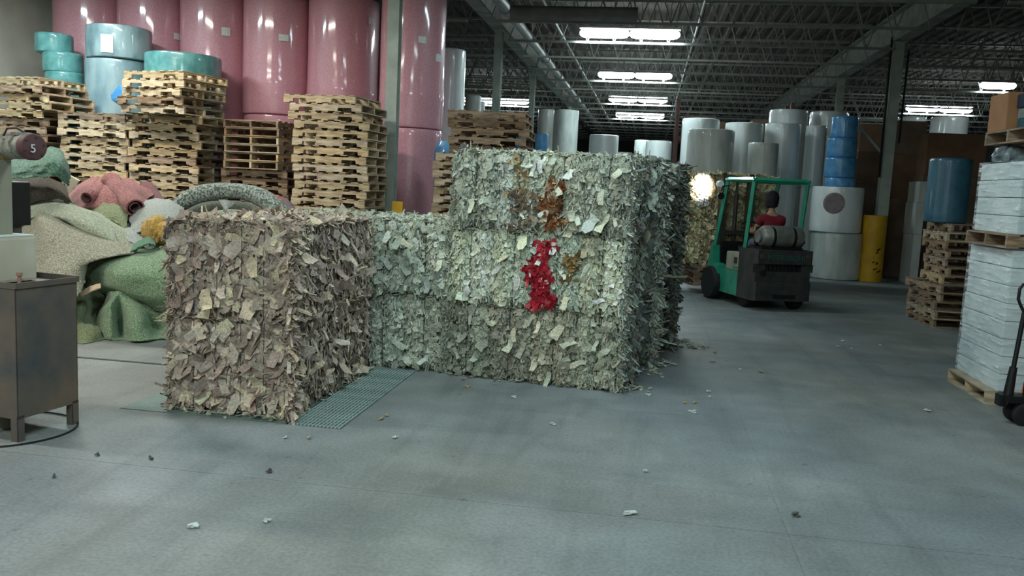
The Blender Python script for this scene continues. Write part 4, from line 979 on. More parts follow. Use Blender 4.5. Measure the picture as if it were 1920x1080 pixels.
MB().lathe([(.2, 0), (.2, 2.2), (.195, 2.25), (.1, 2.5), (0, 2.5)], seg=24, wob=lambda a, z: .03 * math.sin(3 * a + z)).build('roll_body', blue_d, be, True)
MB().lathe([(.215, 2.05), (.215, 2.3), (.16, 2.5), (.0, 2.52)], seg=24, wob=lambda a, z: .05 * math.sin(4 * a + z * 8)).build('film_cap', blue, be, True)
# ------------------------------------------------------------------ steel cabinet and machine, lower left
cabm = mat('dirty_dark_steel', (72, 76, 78), (118, 100, 84), 3, .6, metal=.15, bump=.15, bscale=12, contrast=(.3, .7))
cab = empty('steel_cabinet', (-3.92, 4.80, 0), -.14, 'dark scuffed steel cabinet on legs, left foreground', 'cabinet')
CW, CD, C0, C1 = 1.1, .50, .15, 1.03
MB().box(-CW, 0, 0, .006, C0, C1).build('front_panel', cabm, cab)
MB().box(-.006, 0, 0, CD, C0, C1).build('side_panel', cabm, cab)
MB().box(-CW, 0, CD - .006, CD, C0, C1).build('rear_panel', cabm, cab)
MB().box(-CW, -CW + .006, 0, CD, C0, C1).build('side_panel', cabm, cab)
m_ = MB(); m_.box(-CW - .01, .01, -.01, CD + .01, C1 - .03, C1 - .024); m_.build('top_tray', cabm, cab)
for (sx, sy, ex, ey) in ((-CW, -.008, .03, 0), (-CW, CD - .02, 0, .03), (-.02, -.008, 0, 0)):
    pass
m_ = MB(); m_.box(-CW - .01, .01, -.006, .0, C1 - .03, C1 + .006); m_.box(.0, .006, -.006, CD + .006, C1 - .03, C1 + .006); m_.box(-CW - .01, .01, CD, CD + .014, C1 - .03, C1 + .012)
m_.build('rim_angle', cabm, cab)
for lx in (-CW, -.055):
    for ly in (-.004, CD - .05):
        l = MB(); l.box(lx, lx + .055, ly, ly + .006, 0, C0 + .02); l.box(lx + (0 if lx < -.5 else .049), lx + (.006 if lx < -.5 else .055), ly, ly + .054, 0, C0 + .02); l.build('leg', cabm, cab)
tag(MB().tube([((.42 + .01 * math.sin(2 * q * PI / 24)) * math.cos(q * PI / 24), .42 * math.sin(q * PI / 24), 0) for q in range(49)], .006, 6, False).build('wire_hoop', blackm, None, True, loc=(-4.18, 5.02, .008)), 'dark wire hoop lying on the floor under the cabinet', 'hoop')
# off-white box standing on the cabinet
bxp = empty('machine_box', (-4.15, 4.84, C1 - .02), -.14, 'off-white sheet metal box on top of the dark cabinet', 'box')
offw = mat('off_white_panel', (176, 164, 144), (200, 192, 174), 2, .55, bump=.05)
MB().box(-.8, .03, .03, .36, 0, .30, .02).build('housing', offw, bxp)
MB().box(-.8, .02, .035, .35, .301, .309).build('lid', mat('pale_lid', (204, 212, 206), (216, 222, 216), 3, .5), bxp)
MB().lathe([(.012, 0), (.012, .05), (.02, .05), (.02, .07), (0, .07)], seg=10).build('valve', mat('copper_fitting', (150, 110, 96), (164, 124, 108)), bxp, loc=(.09, .16, 0))
dk = empty('control_housing', (-4.55, 5.3, 0), 0, 'black open frame housing behind the off-white box at left edge', 'machine')
MB().box(-.5, .16, -.1, .25, 1.35, 1.66, .01).build('housing', blackm, dk)
MB().box(-.5, .17, -.11, -.08, 1.64, 1.67).build('top_rail', cabm, dk)
MB().tube([(.15, -.12, 1.62), (.13, -.12, 1.5), (.135, -.12, 1.36)], .012, 6).build('hose', blackm, dk)
MB().box(-.48, -.3, 0, .15, 0, 1.35).build('post', cabm, dk)
MB().box(.06, .14, .1, .18, 0, 1.35).build('post', cabm, dk)
mo = empty('hydraulic_motor', at(40, 275, 5.0), 0, 'dusty maroon motor with the figure 5 on its end cap, left edge', 'motor')
maroon = mat('dusty_maroon', (72, 40, 44), (92, 62, 62), 10, .6, contrast=(.3, .6))
dust = mat('dusty_grey_shell', (98, 96, 90), (156, 156, 144), 14, .85, bump=.4, bscale=40)
AX = Matrix.Rotation(-.42, 4, 'Z')
def rot(mb, T): mb.v = [tuple(T @ Vector(v)) for v in mb.v]; return mb
rot(MB().lathe([(.0, -.16), (.075, -.16), (.082, -.15), (.082, .0), (.076, .005), (.076, .02), (.08, .03), (.08, .09), (0, .09)], seg=30, axis=0, wob=lambda a, z: .012 * math.sin(9 * a)), AX).build('motor_body', dust, mo, True)
rot(MB().lathe([(0, .09), (.082, .09), (.084, .1), (.084, .15), (.078, .158), (.0, .162)], seg=30, axis=0), AX).build('end_cap', maroon, mo, True)
rot(MB().lathe([(.0, -.34), (.09, -.34), (.09, -.165), (0, -.165)], seg=30, axis=0), AX).build('yellow_flange', mat('dirty_yellow', (170, 136, 60), (150, 124, 60), 8, .7), mo, True)
bl = MB()
for k in range(6):
    a = k * PI / 3 + .3; bl.lathe([(0, 0), (.008, 0), (.008, .012), (0, .013)], (.155, math.cos(a) * .066, math.sin(a) * .066), 6, axis=0)
rot(bl, AX).build('cap_bolt', maroon, mo)
rot(MB().box(-.12, .05, -.05, .05, .068, .092, .01), AX).build('junction_box', dust, mo, True)
fc = bpy.data.curves.new('number', 'FONT'); fc.body = '5'; fc.size = .075; fc.extrude = .002; fc.align_x = 'CENTER'; fc.align_y = 'CENTER'
fc.materials.append(mat('white_paint_mark', (205, 205, 205), (215, 215, 215)))
fo = text_mesh('painted_number', fc, mo)
fo.matrix_local = AX @ Matrix.Translation((.166, -.012, -.012)) @ Matrix.Rotation(PI / 2, 4, 'Z') @ Matrix.Rotation(PI / 2, 4, 'X')
MB().tube([(-.32, -.06, .12), (-.2, -.10, .14), (-.1, -.1, .09), (-.05, -.09, .04)], .009, 8).build('cable', mat('grey_cable', (120, 122, 112), (140, 142, 130)), mo, True)
MB().tube([(-.07, -.07, .06), (-.05, -.06, .11), (0, -.04, .115), (.04, -.02, .09)], .006, 8).build('cable', blackm, mo, True)
mzp = mo.location
MB().box(-.40, -.17, -.05, .12, -mzp.z + .0, -.085, .008).build('pedestal', mat('beige_machine_post', (126, 122, 106), (146, 142, 124), 4, .7), mo)

# ------------------------------------------------------------------ forklift
gr = mat('forklift_green', (34, 128, 100), (46, 146, 116), 5, .4, coat=.3)
cw = mat('charcoal_counterweight', (40, 42, 42), (58, 58, 54), 6, .55, bump=.1)
beige = mat('grimy_beige_cover', (138, 138, 122), (158, 156, 138), 5, .7)
TH = .36
fk = empty('forklift', (1.71, 13.92, 0), TH, 'green forklift with dark counterweight and gas tank driving away', 'forklift'); fk.scale = (1.05, 1.05, 1.02)
BW = 1.0
# counterweight: shaped block with rounded rear corners
pts = [(0.06, 0.0), (.94, 0.0), (.99, .05), (1.0, .14), (1.0, .52), (0, .52), (0, .14), (.01, .05)]
cwm = MB(); cwm.prism(pts, 2, .16, .46); cwm.prism([(0.04, .03), (.96, .03), (1.0, .14), (1.0, .52), (0, .52), (0, .14)], 2, .46, .62)
cwm.prism(pts, 2, .74, .96); cwm.box(0, .2, .03, .52, .62, .74); cwm.box(.8, 1.0, .03, .52, .62, .74); cwm.box(.2, .8, .12, .52, .62, .74)
cwm.build('counterweight', cw, fk)
m_ = MB()
for k in range(9): m_.box(.23 + k * .065, .26 + k * .065, .095, .12, .63, .73)
m_.build('radiator_grille', blackm, fk)
MB().lathe([(0, 0), (.045, 0), (.045, .03), (0, .03)], seg=14, axis=1).build('tow_pin', blackm, fk, loc=(.16, -.02, .60))
MB().box(.36, .72, -.012, .01, .2, .26).build('tow_slot', blackm, fk)
tc = bpy.data.curves.new('lettering', 'FONT'); tc.body = 'MITSUBISHI'; tc.size = .125; tc.extrude = .003; tc.align_x = 'CENTER'
tc.materials.append(mat('teal_lettering', (40, 84, 76), (46, 92, 82)))
to = text_mesh('lettering', tc, fk); to.location = (.52, -.006, .80); to.rotation_euler = (PI / 2, 0, 0)
for sx in (.12, .88): MB().lathe([(0, 0), (.04, .0), (.04, .02), (.03, .035), (0, .035)], seg=14, axis=1).build('rear_reflector', mat('dim_amber', (70, 54, 44), (78, 60, 48)), fk, loc=(sx, -.03, .86))
# frame and side plates
fr = MB(); fr.prism([(.50, .16), (1.42, .16), (1.42, .40), (1.30, .56), (.52, .56)], 0, .02, .98); fr.build('chassis', gr, fk)
MB().prism([(1.2, .44), (1.62, .44), (1.60, .60), (1.50, .92), (1.44, .92), (1.40, .62), (1.2, .58)], 0, -.02, .16).build('front_fender', gr, fk)
MB().prism([(1.2, .44), (1.62, .44), (1.60, .60), (1.50, .92), (1.44, .92), (1.40, .62), (1.2, .58)], 0, .84, 1.02).build('front_fender', gr, fk)
MB().box(.03, .97, .40, 1.02, .56, .86, .03).build('engine_cover', beige, fk)
MB().box(.018, .03, .62, .72, .68, .78).build('decal', mat('dark_decal', (50, 46, 36), (60, 56, 44)), fk)
MB().box(.018, .03, .60, .74, .60, .635).build('decal', mat('teal_decal', (60, 128, 112), (70, 136, 120)), fk)
MB().box(.2, .8, .52, 1.0, .86, .96, .03).build('seat', blackm, fk)
MB().prism([(.46, .95), (.54, .95), (.50, 1.30), (.42, 1.30)], 0, .24, .76).build('seat_back', blackm, fk)
# overhead guard
def bar(p, q, wx, m, nm, par=fk, seg=4, r=None):
    mb = MB(); mb.tube([p, q], r or wx, seg); return mb.build(nm, m, par)
GT = 2.04
for sx in (.05, .95):
    bar((sx, .44, .93), (sx, .30, GT), .038, gr, 'guard_post'); bar((sx, 1.52, .88), (sx, 1.2, GT), .038, gr, 'guard_post')
    bar((sx, .26, GT), (sx, 1.24, GT), .04, gr, 'guard_rail')
bar((.02, .29, GT), (.98, .29, GT), .04, gr, 'guard_rail'); bar((.02, 1.2, GT), (.98, 1.2, GT), .04, gr, 'guard_rail')
for k in range(6): bar((.18 + k * .128, .34, GT + .01), (.18 + k * .128, 1.2, GT + .01), .014, gr, 'guard_slat')
# gas tank lying across the counterweight
tk = mat('aluminium_tank', (120, 122, 116), (150, 150, 140), 8, .42, metal=.5)
MB().lathe([(0, 0), (.06, .0), (.14, .025), (.17, .08), (.175, .20), (.178, .21), (.175, .22), (.175, .62), (.14, .69), (.06, .715), (.0, .72)], seg=26, axis=0).build('gas_tank', tk, fk, True, loc=(.16, .22, 1.16))
MB().lathe([(.09, -.03), (.1, -.03), (.1, .04), (.09, .04)], seg=22, axis=0).build('tank_collar', tk, fk, True, loc=(.16, .22, 1.16))
for xx in (.32, .66): MB().lathe([(.172, 0), (.184, 0), (.184, .04), (.172, .04)], seg=22, axis=0).build('tank_strap', blackm, fk, True, loc=(xx, .22, 1.15))
MB().box(.16, .84, .10, .34, .955, 1.0).build('tank_cradle', blackm, fk)
MB().tube([(.83, .22, 1.15), (.9, .2, 1.18), (.93, .22, 1.08), (.9, .3, .98)], .012, 6).build('gas_hose', blackm, fk)
# wheels
def wheel(nm, r, wd, loc, hubm, par=fk):
    o = MB().lathe([(r * .55, 0), (r * .93, 0), (r, wd * .15), (r, wd * .85), (r * .93, wd), (r * .55, wd)], seg=28, axis=0).build(nm, dark, par, True, loc=loc)
    MB().lathe([(0, wd * .1), (r * .2, wd * .05), (r * .25, wd * .2), (r * .56, wd * .2), (r * .56, wd * .8), (0, wd * .8)], seg=22, axis=0).build('wheel_hub', hubm, o, True)
    return o
wheel('front_wheel', .28, .2, (-.08, 1.42, .28), cw); wheel('front_wheel', .28, .2, (.88, 1.42, .28), cw)
wheel('rear_wheel', .19, .14, (.07, .44, .19), cw); wheel('rear_wheel', .19, .14, (.80, .30, .19), cw)
# mast, carriage, forks
mm = mat('greasy_mast_steel', (54, 52, 46), (72, 68, 58), 6, .6, metal=.3)
for sx in (.2, .70):
    m_ = MB(); m_.box(sx, sx + .1, 1.70, 1.84, .08, 2.12); m_.build('mast_rail', mm, fk)
    MB().box(sx + (.015 if sx < .5 else .02), sx + .08, 1.74, 1.80, .3, 2.16).build('inner_mast', mm, fk)
for z in (.25, 1.1, 2.05): MB().box(.2, .8, 1.71, 1.76, z, z + .07).build('mast_crosshead', mm, fk)
MB().lathe([(.035, 0), (.035, 1.5), (.02, 1.5), (.02, 1.75)], seg=12).build('lift_cylinder', mm, fk, True, loc=(.5, 1.78, .3))
for z in (.2, .52): MB().box(.1, .9, 1.85, 1.89, z, z + .1).build('carriage_plate', mm, fk)
for sx in (.2, .68):
    m_ = MB(); m_.box(sx, sx + .11, 1.89, 1.93, .13, .62); m_.prism([(1.89, .10), (2.95, .115), (2.95, .125), (1.89, .145)], 0, sx, sx + .11); m_.build('fork', mm, fk)
for sx in (-.10,):
    MB().tube([(.05, 1.12, GT - .1), (-.08, 1.12, GT - .12), (-.1, 1.12, GT - .2)], .01, 6).build('mirror_arm', blackm, fk)
    MB().lathe([(0, 0), (.06, .0), (.055, .03), (0, .04)], seg=16, axis=1).build('mirror', blackm, fk, True, loc=(-.10, 1.1, GT - .28))
MB().lathe([(0, 0), (.05, 0), (.06, .03), (.055, .09), (.0, .1)], seg=16, axis=1).build('work_lamp', mat('lamp_glass', (205, 215, 215), (215, 222, 222), 5, .3), fk, True, loc=(-.02, 1.3, GT - .08))
wl_ = bpy.data.lights.new('work_lamp_beam', 'SPOT'); wl_.energy = 70; wl_.spot_size = 1.0; wl_.spot_blend = .6; wl_.shadow_soft_size = .05; wl_.color = (1, .97, .88)
wo = bpy.data.objects.new('work_lamp_beam', wl_); COL.objects.link(wo); wo.parent = fk; wo.location = (-.02, 1.46, GT - .08); wo.rotation_euler = (PI / 2 - .12, 0, .16)
# steering column
MB().tube([(.5, 1.42, .75), (.5, 1.22, 1.22)], .03, 8).build('steering_column', blackm, fk)
sw = MB(); cyc = [(.5 + .16 * math.cos(a), 1.20 + .05 * math.sin(a) * 1, 1.24 + .15 * math.sin(a) * .75) for a in [k * 2 * PI / 20 for k in range(21)]]
sw.tube(cyc, .012, 6, False); sw.tube([(.34, 1.2, 1.24), (.66, 1.2, 1.24)], .01, 6); sw.build('steering_wheel', blackm, fk, True)
MB().box(.1, .9, 1.40, 1.46, .56, 1.0, .02).build('dashboard', blackm, fk)
MB().box(.06, .94, 1.0, 1.42, .40, .44).build('floor_board', blackm, fk)

# the driver
skin = mat('skin', (150, 112, 88), (166, 126, 100), 8, .6)
shirt = mat('red_shirt', (104, 18, 32), (124, 26, 40), 6, .85, bump=.2, bscale=14)
jeans = mat('grey_blue_jeans', (84, 98, 112), (104, 116, 128), 8, .9)
hairm = mat('black_hair', (10, 9, 10), (20, 18, 18), 40, .7, bump=.6, bscale=80)
def skinned(name, verts, edges, radii, m, parent, sub=2, root=0):
    me = bpy.data.meshes.new(name); me.from_pydata([tuple(v) for v in verts], edges, []); me.materials.append(m)
    o = bpy.data.objects.new(name, me); link(o, parent)
    md = o.modifiers.new('skin', 'SKIN'); md.use_smooth_shade = True
    sl = me.skin_vertices[0].data if len(me.skin_vertices) else None
    for i, r in enumerate(radii):
        rr = r if isinstance(r, tuple) else (r, r); sl[i].radius = rr; sl[i].use_root = (i == root)
    sb_ = o.modifiers.new('sub', 'SUBSURF'); sb_.levels = sub; sb_.render_levels = sub
    return o
def skin_obj(name, verts, edges, radii, m, parent, **k):
    me = bpy.data.meshes.new(name); me.from_pydata([tuple(v) for v in verts], edges, []); me.materials.append(m)
    bm = bmesh.new(); bm.from_mesh(me); ly = bm.verts.layers.skin.verify(); bm.verts.ensure_lookup_table()
    for i, r in enumerate(radii):
        rr = r if isinstance(r, tuple) else (r, r); bm.verts[i][ly].radius = rr; bm.verts[i][ly].use_root = (i == k.get('root', 0))
    bm.to_mesh(me); bm.free()
    o = bpy.data.objects.new(name, me); link(o, parent)
    md = o.modifiers.new('skin', 'SKIN'); md.use_smooth_shade = True
    sb_ = o.modifiers.new('sub', 'SUBSURF'); sb_.levels = k.get('sub', 2); sb_.render_levels = k.get('sub', 2); return o
R3 = Matrix.Rotation(TH, 4, 'Z'); pbase = Vector(fk.location) + R3 @ Vector((.66, .74, 0))
pe = empty('person', pbase, TH, 'driver in a red shirt seated on the forklift, seen from behind', 'person')
# local: x right, y forward, seat top z=.96
bv_ = [(0, 0, 1.03), (0, .01, 1.18), (0, .03, 1.36), (0, .05, 1.48), (0, .06, 1.56), (0, .075, 1.63), (0, .10, 1.73), (0, .11, 1.80),
       (-.19, .05, 1.44), (-.25, .12, 1.22), (-.20, .36, 1.22), (-.17, .42, 1.26),
       (.19, .05, 1.44), (.25, .14, 1.22), (.18, .36, 1.24), (.15, .42, 1.27),
       (-.10, .02, 1.03), (-.14, .40, 1.04), (-.14, .50, .64), (-.14, .62, .60),
       (.10, .02, 1.03), (.14, .40, 1.04), (.14, .50, .64), (.14, .62, .60)]
be_ = [(0, 1), (1, 2), (2, 3), (3, 4), (4, 5), (5, 6), (6, 7), (3, 8), (8, 9), (9, 10), (10, 11), (3, 12), (12, 13), (13, 14), (14, 15), (0, 16), (16, 17), (17, 18), (18, 19), (0, 20), (20, 21), (21, 22), (22, 23)]
br_ = [(.15, .11), (.14, .10), (.15, .105), (.12, .08), .055, .05, (.08, .095), (.07, .085), .058, .044, .034, .03, .058, .044, .034, .03, .09, .068, .05, .045, .09, .068, .05, .045]
body = skin_obj('body', bv_, be_, br_, skin, pe)
skin_obj('shirt', [(0, 0, 1.04), (0, .01, 1.18), (0, .03, 1.36), (0, .05, 1.47), (0, .055, 1.55), (-.19, .05, 1.445), (-.235, .09, 1.32), (.19, .05, 1.445), (.235, .1, 1.32)],
         [(0, 1), (1, 2), (2, 3), (3, 4), (3, 5), (5, 6), (3, 7), (7, 8)], [(.185, .14), (.18, .135), (.185, .14), (.145, .10), .065, .078, .066, .078, .066], shirt, pe)
skin_obj('trousers', [(0, 0, 1.06), (-.10, .02, 1.04), (-.14, .40, 1.045), (-.14, .49, .66), (.10, .02, 1.04), (.14, .40, 1.045), (.14, .49, .66)],
         [(0, 1), (1, 2), (2, 3), (0, 4), (4, 5), (5, 6)], [(.16, .12), .105, .082, .064, .105, .082, .064], jeans, pe)
for sx in (-.14, .14): MB().box(sx - .05, sx + .05, .46, .72, .545, .62, .025).build('shoe', blackm, pe, True)
hd = MB()
hd.lathe([(0, -.13), (.05, -.12), (.075, -.07), (.086, 0), (.088, .05), (.075, .095), (.04, .125), (0, .135)], seg=24, wob=lambda a, z: .10 * abs(math.sin(a)))
hd.build('head', skin, pe, True, loc=(0, .10, 1.755))
hr_ = MB(); hr_.lathe([(.05, -.13), (.098, -.10), (.112, -.02), (.116, .05), (.100, .12), (.055, .158), (0, .166)], seg=24, wob=lambda a, z: .10 * abs(math.sin(a)) - (.16 * max(0, math.sin(a)) if z < .07 else 0))
hr_.build('hair', hairm, pe, True, loc=(0, .092, 1.76))
for sx in (-1, 1):
    MB().lathe([(0, -.008), (.02, -.008), (.026, 0), (.02, .008), (0, .008)], seg=12, axis=0).build('ear', skin, pe, True, loc=(sx * .09, .10, 1.745))
    MB().lathe([(0, -.008), (.011, -.004), (.011, .004), (0, .008)], seg=10, axis=1).build('eye', mat('eye_dark', (30, 22, 18), (36, 28, 22)), pe, True, loc=(sx * .032, .192, 1.765))
MB().prism([(.185, 1.77), (.215, 1.725), (.185, 1.715)], 0, -.014, .014).build('nose', skin, pe)
MB().box(-.025, .025, .183, .19, 1.687, 1.694).build('mouth', mat('lips', (130, 80, 72), (136, 86, 78)), pe)
for sx, hx, hz in ((-1, -.16, 1.27), (1, .15, 1.28)):
    m_ = [Vector((hx, .43, hz))]; vs = [m_[0], Vector((hx, .47, hz))]; ed = [(0, 1)]; rd = [.026, .03]
    for f in range(4):
        b0 = len(vs); ox = (f - 1.5) * .018; ln = (.028, .032, .03, .024)[f]
        vs += [Vector((hx + ox, .49, hz + .012)), Vector((hx + ox, .49 + ln, hz + .006)), Vector((hx + ox, .492 + ln, hz - .022)), Vector((hx + ox, .475 + ln, hz - .036))]
        ed += [(1, b0), (b0, b0 + 1), (b0 + 1, b0 + 2), (b0 + 2, b0 + 3)]; rd += [.0085, .008, .0078, .007]
    b0 = len(vs); vs += [Vector((hx - sx * .03, .465, hz - .005)), Vector((hx - sx * .038, .49, hz - .02)), Vector((hx - sx * .03, .507, hz - .032))]; ed += [(0, b0), (b0, b0 + 1), (b0 + 1, b0 + 2)]; rd += [.011, .0095, .008]
    skin_obj('hand', vs, ed, rd, skin, pe, sub=1)

# load on the forks: rough pallets and two brown bales
def fkw(x, y, z=0): return Vector(fk.location) + R3 @ Vector((x, y, z))
lp = fkw(.5, 2.52)
for k in range(3):
    place_pallet((3, 4, 3)[k], lp.x, lp.y, .147 + k * PH, TH, ['old dark pallet resting on the forks of the forklift', 'middle old pallet under the brown bale on the forklift', 'upper old pallet directly under the brown bale'][k], 'pallets on the forklift')
lo_ = fkw(-.32, 2.02); zb_ = .147 + 3 * PH
bale((lo_.x, lo_.y, zb_), TH, 1.62, .98, .82, 'brown mottled bale lower of two on the forklift', 'brown bales on the forklift', PAL_BROWN, None, 6, .01, 'FRLT', 900, .055, .4, .008, 0, lobecol=.2)
bale((lo_.x, lo_.y, zb_ + .825), TH, 1.62, .98, .82, 'brown mottled bale with a lamp hot spot painted white, upper on the forklift', 'brown bales on the forklift', PAL_BROWN, None, 6, .01, 'FRLT', 900, .055, .4, .008, 0, lobecol=.2,
     patches=[('painted_hot_spot', .10, .36, .24, .78, [(255, 255, 250), (250, 252, 246)], 'work lamp hot spot painted in white scraps', 3800)])  # white scraps put the work lamp's hot spot into the bale's colour

# ------------------------------------------------------------------ wrapped carton loads, right foreground
wrap_m = bpy.data.materials.new('stretch_film'); wrap_m.use_nodes = True
nt = wrap_m.node_tree; N = nt.nodes; L = nt.links; b_ = N['Principled BSDF']; b_.inputs['Base Color'].default_value = (.9, .95, .97, 1); b_.inputs['Roughness'].default_value = .12
b_.inputs['Specular IOR Level'].default_value = .9
tr = N.new('ShaderNodeBsdfTransparent'); mxs = N.new('ShaderNodeMixShader'); tcd = N.new('ShaderNodeTexCoord')
mp = N.new('ShaderNodeMapping'); mp.inputs['Scale'].default_value = (1.2, 1.2, 7); mp.inputs['Rotation'].default_value = (.5, .5, 0)
ns = N.new('ShaderNodeTexNoise'); ns.inputs['Scale'].default_value = 3.5; ns.inputs['Detail'].default_value = 6
L.new(tcd.outputs['Object'], mp.inputs[0]); L.new(mp.outputs[0], ns.inputs['Vector'])
cr = N.new('ShaderNodeValToRGB'); cr.color_ramp.elements[0].position = .45; cr.color_ramp.elements[0].color = (.06, .06, .06, 1); cr.color_ramp.elements[1].position = .7; cr.color_ramp.elements[1].color = (.5, .5, .5, 1)
L.new(ns.outputs[0], cr.inputs[0]); bpn = N.new('ShaderNodeBump'); bpn.inputs['Strength'].default_value = .9; bpn.inputs['Distance'].default_value = .05
L.new(ns.outputs[0], bpn.inputs['Height']); L.new(bpn.outputs[0], b_.inputs['Normal'])
L.new(cr.outputs[0], mxs.inputs[0]); L.new(tr.outputs[0], mxs.inputs[1]); L.new(b_.outputs[0], mxs.inputs[2]); L.new(mxs.outputs[0], N['Material Output'].inputs['Surface'])
def wrapped(x, y, z, rz, w_, d, rows, hrow, label, seed, cols=2, film=True):
    e = empty('wrapped_carton_load', (x, y, z), rz, label, 'cartons', 'film-wrapped white carton loads'); rr = random.Random(seed)
    for k in range(rows):
        for j in range(1):
            for i in range(cols):
                x0, x1 = i * w_ / cols, (i + 1) * w_ / cols; y0, y1 = 0, d; o = rr.uniform(-.006, .006)
                MB().box(x0 + .003 + o, x1 - .003 + o, y0 + .003, y1 - .003, k * hrow + .002, (k + 1) * hrow - .004, .008).build('carton', carton_white, e)
    if film:
        h = rows * hrow; n = 24; V = []; F = []
        P = [(-.012, -.012), (w_ + .012, -.012), (w_ + .012, d + .012), (-.012, d + .012)]
        per = []
        for a in range(4):
            p, q = P[a], P[(a + 1) % 4]
            for t in range(n): per.append((p[0] + (q[0] - p[0]) * t / n, p[1] + (q[1] - p[1]) * t / n, a, t))
        for i in range(21):
            for px, py, a, t in per:
                o = .006 * math.sin(i * 1.7 + t * .5 + a) + .003 * math.sin(i * 3.3 - t)
                nx, ny = ((0, -1), (1, 0), (0, 1), (-1, 0))[a]; V.append((px + nx * o * (t > 0), py + ny * o * (t > 0), i * (h + .01) / 20))
        W_ = len(per)
        for i in range(20):
            for k in range(W_): F.append((i * W_ + k, i * W_ + (k + 1) % W_, (i + 1) * W_ + (k + 1) % W_, (i + 1) * W_ + k))
        MB().add(V, F).build('stretch_wrap', wrap_m, e, True)
    return e
PZ = .129
place_pallet(0, 3.80, 8.84, 0, 0, 'light pallet under the wrapped white cartons by the pallet jack', 'pallets of the wrapped loads')
wrapped(3.28, 8.34, PZ, .0, 1.12, 1.04, 8, .1635, 'lower film-wrapped white carton load standing by the pallet jack', 3)
z2 = PZ + 6 * .218 + .012
place_pallet(3, 3.82, 8.82, z2, 0, 'pallet sandwiched between the lower and upper white carton loads', 'pallets of the wrapped loads')
wrapped(3.29, 8.32, z2 + PZ, .0, 1.10, 1.04, 4, .166, 'upper white carton load stacked high at the right edge', 4)
z3 = z2 + PZ + 4 * .166 + .012
carton(3.52, 4.02, 8.36, 9.2, z3, z3 + .165, 'brown carton lying on top of the upper white cartons', 'brown cartons on the high load', mat('warm_carton', (122, 96, 72), (140, 110, 84), 3, .85))
carton(4.04, 4.38, 8.36, 9.2, z3, z3 + .165, 'white carton beside the brown one at the right edge', 'brown cartons on the high load', carton_white)
cbm = MB(); cbm.lathe([(0, 0), (.13, .005), (.16, .06), (.13, .13), (.05, .163), (0, .165)], seg=22, wob=lambda a, z: .16 * math.sin(5 * a + z * 30) + .1 * math.sin(9 * a))
tag(cbm.build('plastic_bundle', mat('dark_shiny_plastic', (60, 72, 80), (150, 160, 164), 9, .15, coat=1, bump=.8, bscale=12), None, True, loc=(3.42, 9.0, z3)), 'crumpled shiny dark plastic bundle on top of the white cartons', 'plastic')
z4 = z3 + .17
place_pallet(4, 3.92, 8.86, z4, .03, 'dark pallet high above the brown carton at the right edge', 'pallets of the wrapped loads')
z5 = z4 + PZ
ob = mat('orange_brown_carton', (150, 106, 72), (166, 120, 84), 3, .85)
carton(3.31, 3.62, 8.92, 9.36, z5, z5 + .36, 'tall orange-brown carton at the top of the right-hand load', 'cartons at the top of the right-hand load', ob)
nb = mat('navy_carton', (22, 32, 52), (34, 46, 68), 4, .7); tl_ = mat('dim_teal_carton', (36, 72, 88), (48, 86, 100), 4, .7); gy = mat('grey_bundle', (110, 124, 126), (136, 148, 148), 6, .6, bump=.3)
carton(3.40, 4.3, 8.38, 8.89, z5, z5 + .10, 'dim teal flat carton lowest of the dark ones, top right', 'cartons at the top of the right-hand load', tl_)
carton(3.40, 4.3, 8.38, 8.89, z5 + .102, z5 + .20, 'grey flat bundle between dark cartons, top right', 'cartons at the top of the right-hand load', gy)
carton(3.38, 4.3, 8.38, 8.89, z5 + .202, z5 + .33, 'navy blue flat carton uppermost, top right', 'cartons at the top of the right-hand load', nb)
carton(3.8, 4.3, 8.38, 8.89, z5 + .332, z5 + .42, 'small teal-dark carton on the navy one, top right', 'cartons at the top of the right-hand load', tl_)

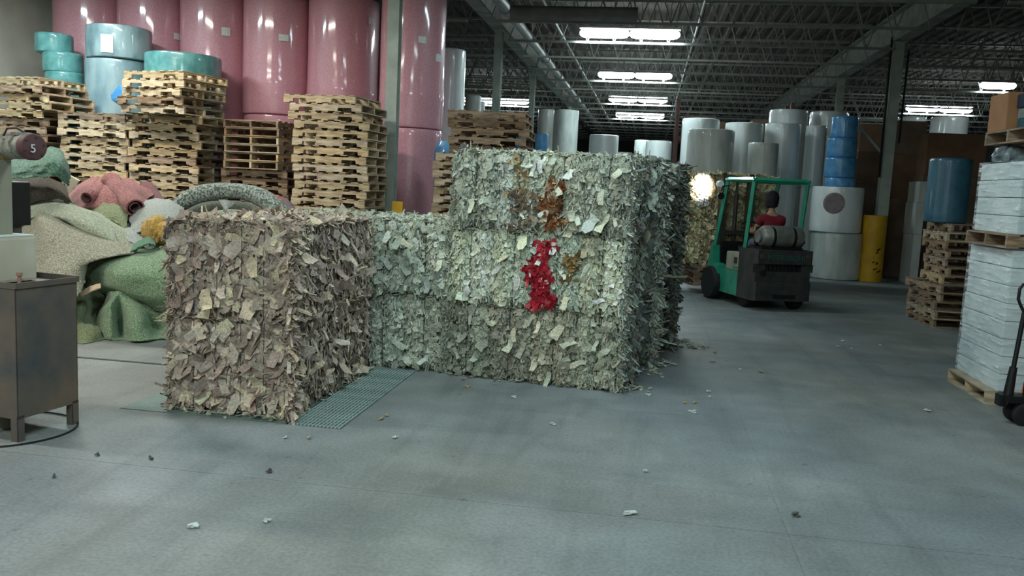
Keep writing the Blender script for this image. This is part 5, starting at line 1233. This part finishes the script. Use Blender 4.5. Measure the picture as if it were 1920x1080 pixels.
# ------------------------------------------------------------------ pallet jack
jk = empty('pallet_jack', (3.20, 7.66, 0), .12, 'hand pallet jack with black loop handle and orange pump, right edge', 'pallet jack')
org = mat('orange_paint', (206, 104, 40), (222, 122, 52), 5, .45)
for yy in (-.09, .05):
    o = MB().lathe([(.04, 0), (.085, 0), (.098, .008), (.098, .042), (.085, .05), (.04, .05)], seg=28, axis=1).build('steer_wheel', dark, jk, True, loc=(.02, yy, .098))
    MB().lathe([(0, .005), (.03, .0), (.06, .004), (.06, .046), (.03, .05), (0, .045)], seg=20, axis=1).build('wheel_hub', mat('grey_hub', (110, 104, 104), (130, 124, 124)), o, True)
MB().box(-.02, .06, -.06, .06, .09, .21, .01).build('axle_block', blackm, jk, True)
MB().box(-.15, .12, -.08, .08, .19, .25, .015).build('base_casting', blackm, jk, True)
MB().lathe([(0, 0), (.045, 0), (.045, .14), (.03, .15), (.02, .15), (.02, .2), (0, .2)], seg=16).build('pump', blackm, jk, True, loc=(.07, 0, .22))
MB().box(-.18, -.13, -.05, .05, .15, .25, .01).build('release_pedal', blackm, jk, True)
MB().tube([(.05, -.06, .37), (.10, -.06, .395), (.22, -.06, .38), (.30, -.05, .34)], .026, 10).build('crossmember', org, jk, True)
MB().prism([(.12, .06), (.30, .06), (.40, .12), (.40, .3), (.24, .36), (.14, .30)], 1, -.20, .22).build('frame_plate', org, jk)
for yy in (-.20, .06): MB().box(.2, 1.4, yy, yy + .16, .05, .1, .01).build('fork', org, jk, True)
h0, h1_ = Vector((-.10, 0, .20)), Vector((-.045, 0, .95))
hm_ = MB(); hm_.tube([h0, h0.lerp(h1_, .38)], [.042, .030], 12); hm_.tube([h0.lerp(h1_, .38), h1_], .019, 12); hm_.build('handle_shaft', blackm, jk, True)
lp_ = [(0, -.0), (-.035, .05), (-.07, .11), (-.075, .2), (-.055, .235), (0, .245), (.055, .235), (.075, .2), (.07, .11), (.035, .05), (0, 0)]
dr = (h1_ - h0).normalized(); pa = [h1_ + dr * z + Vector((x, 0, 0)) for x, z in lp_]
MB().tube(pa, .013, 10).build('handle_loop', blackm, jk, True)
MB().tube([h1_ + dr * .02, h1_ + dr * .14], .010, 8).build('release_lever', mat('pale_lever', (170, 170, 165), (180, 180, 176)), jk, True)
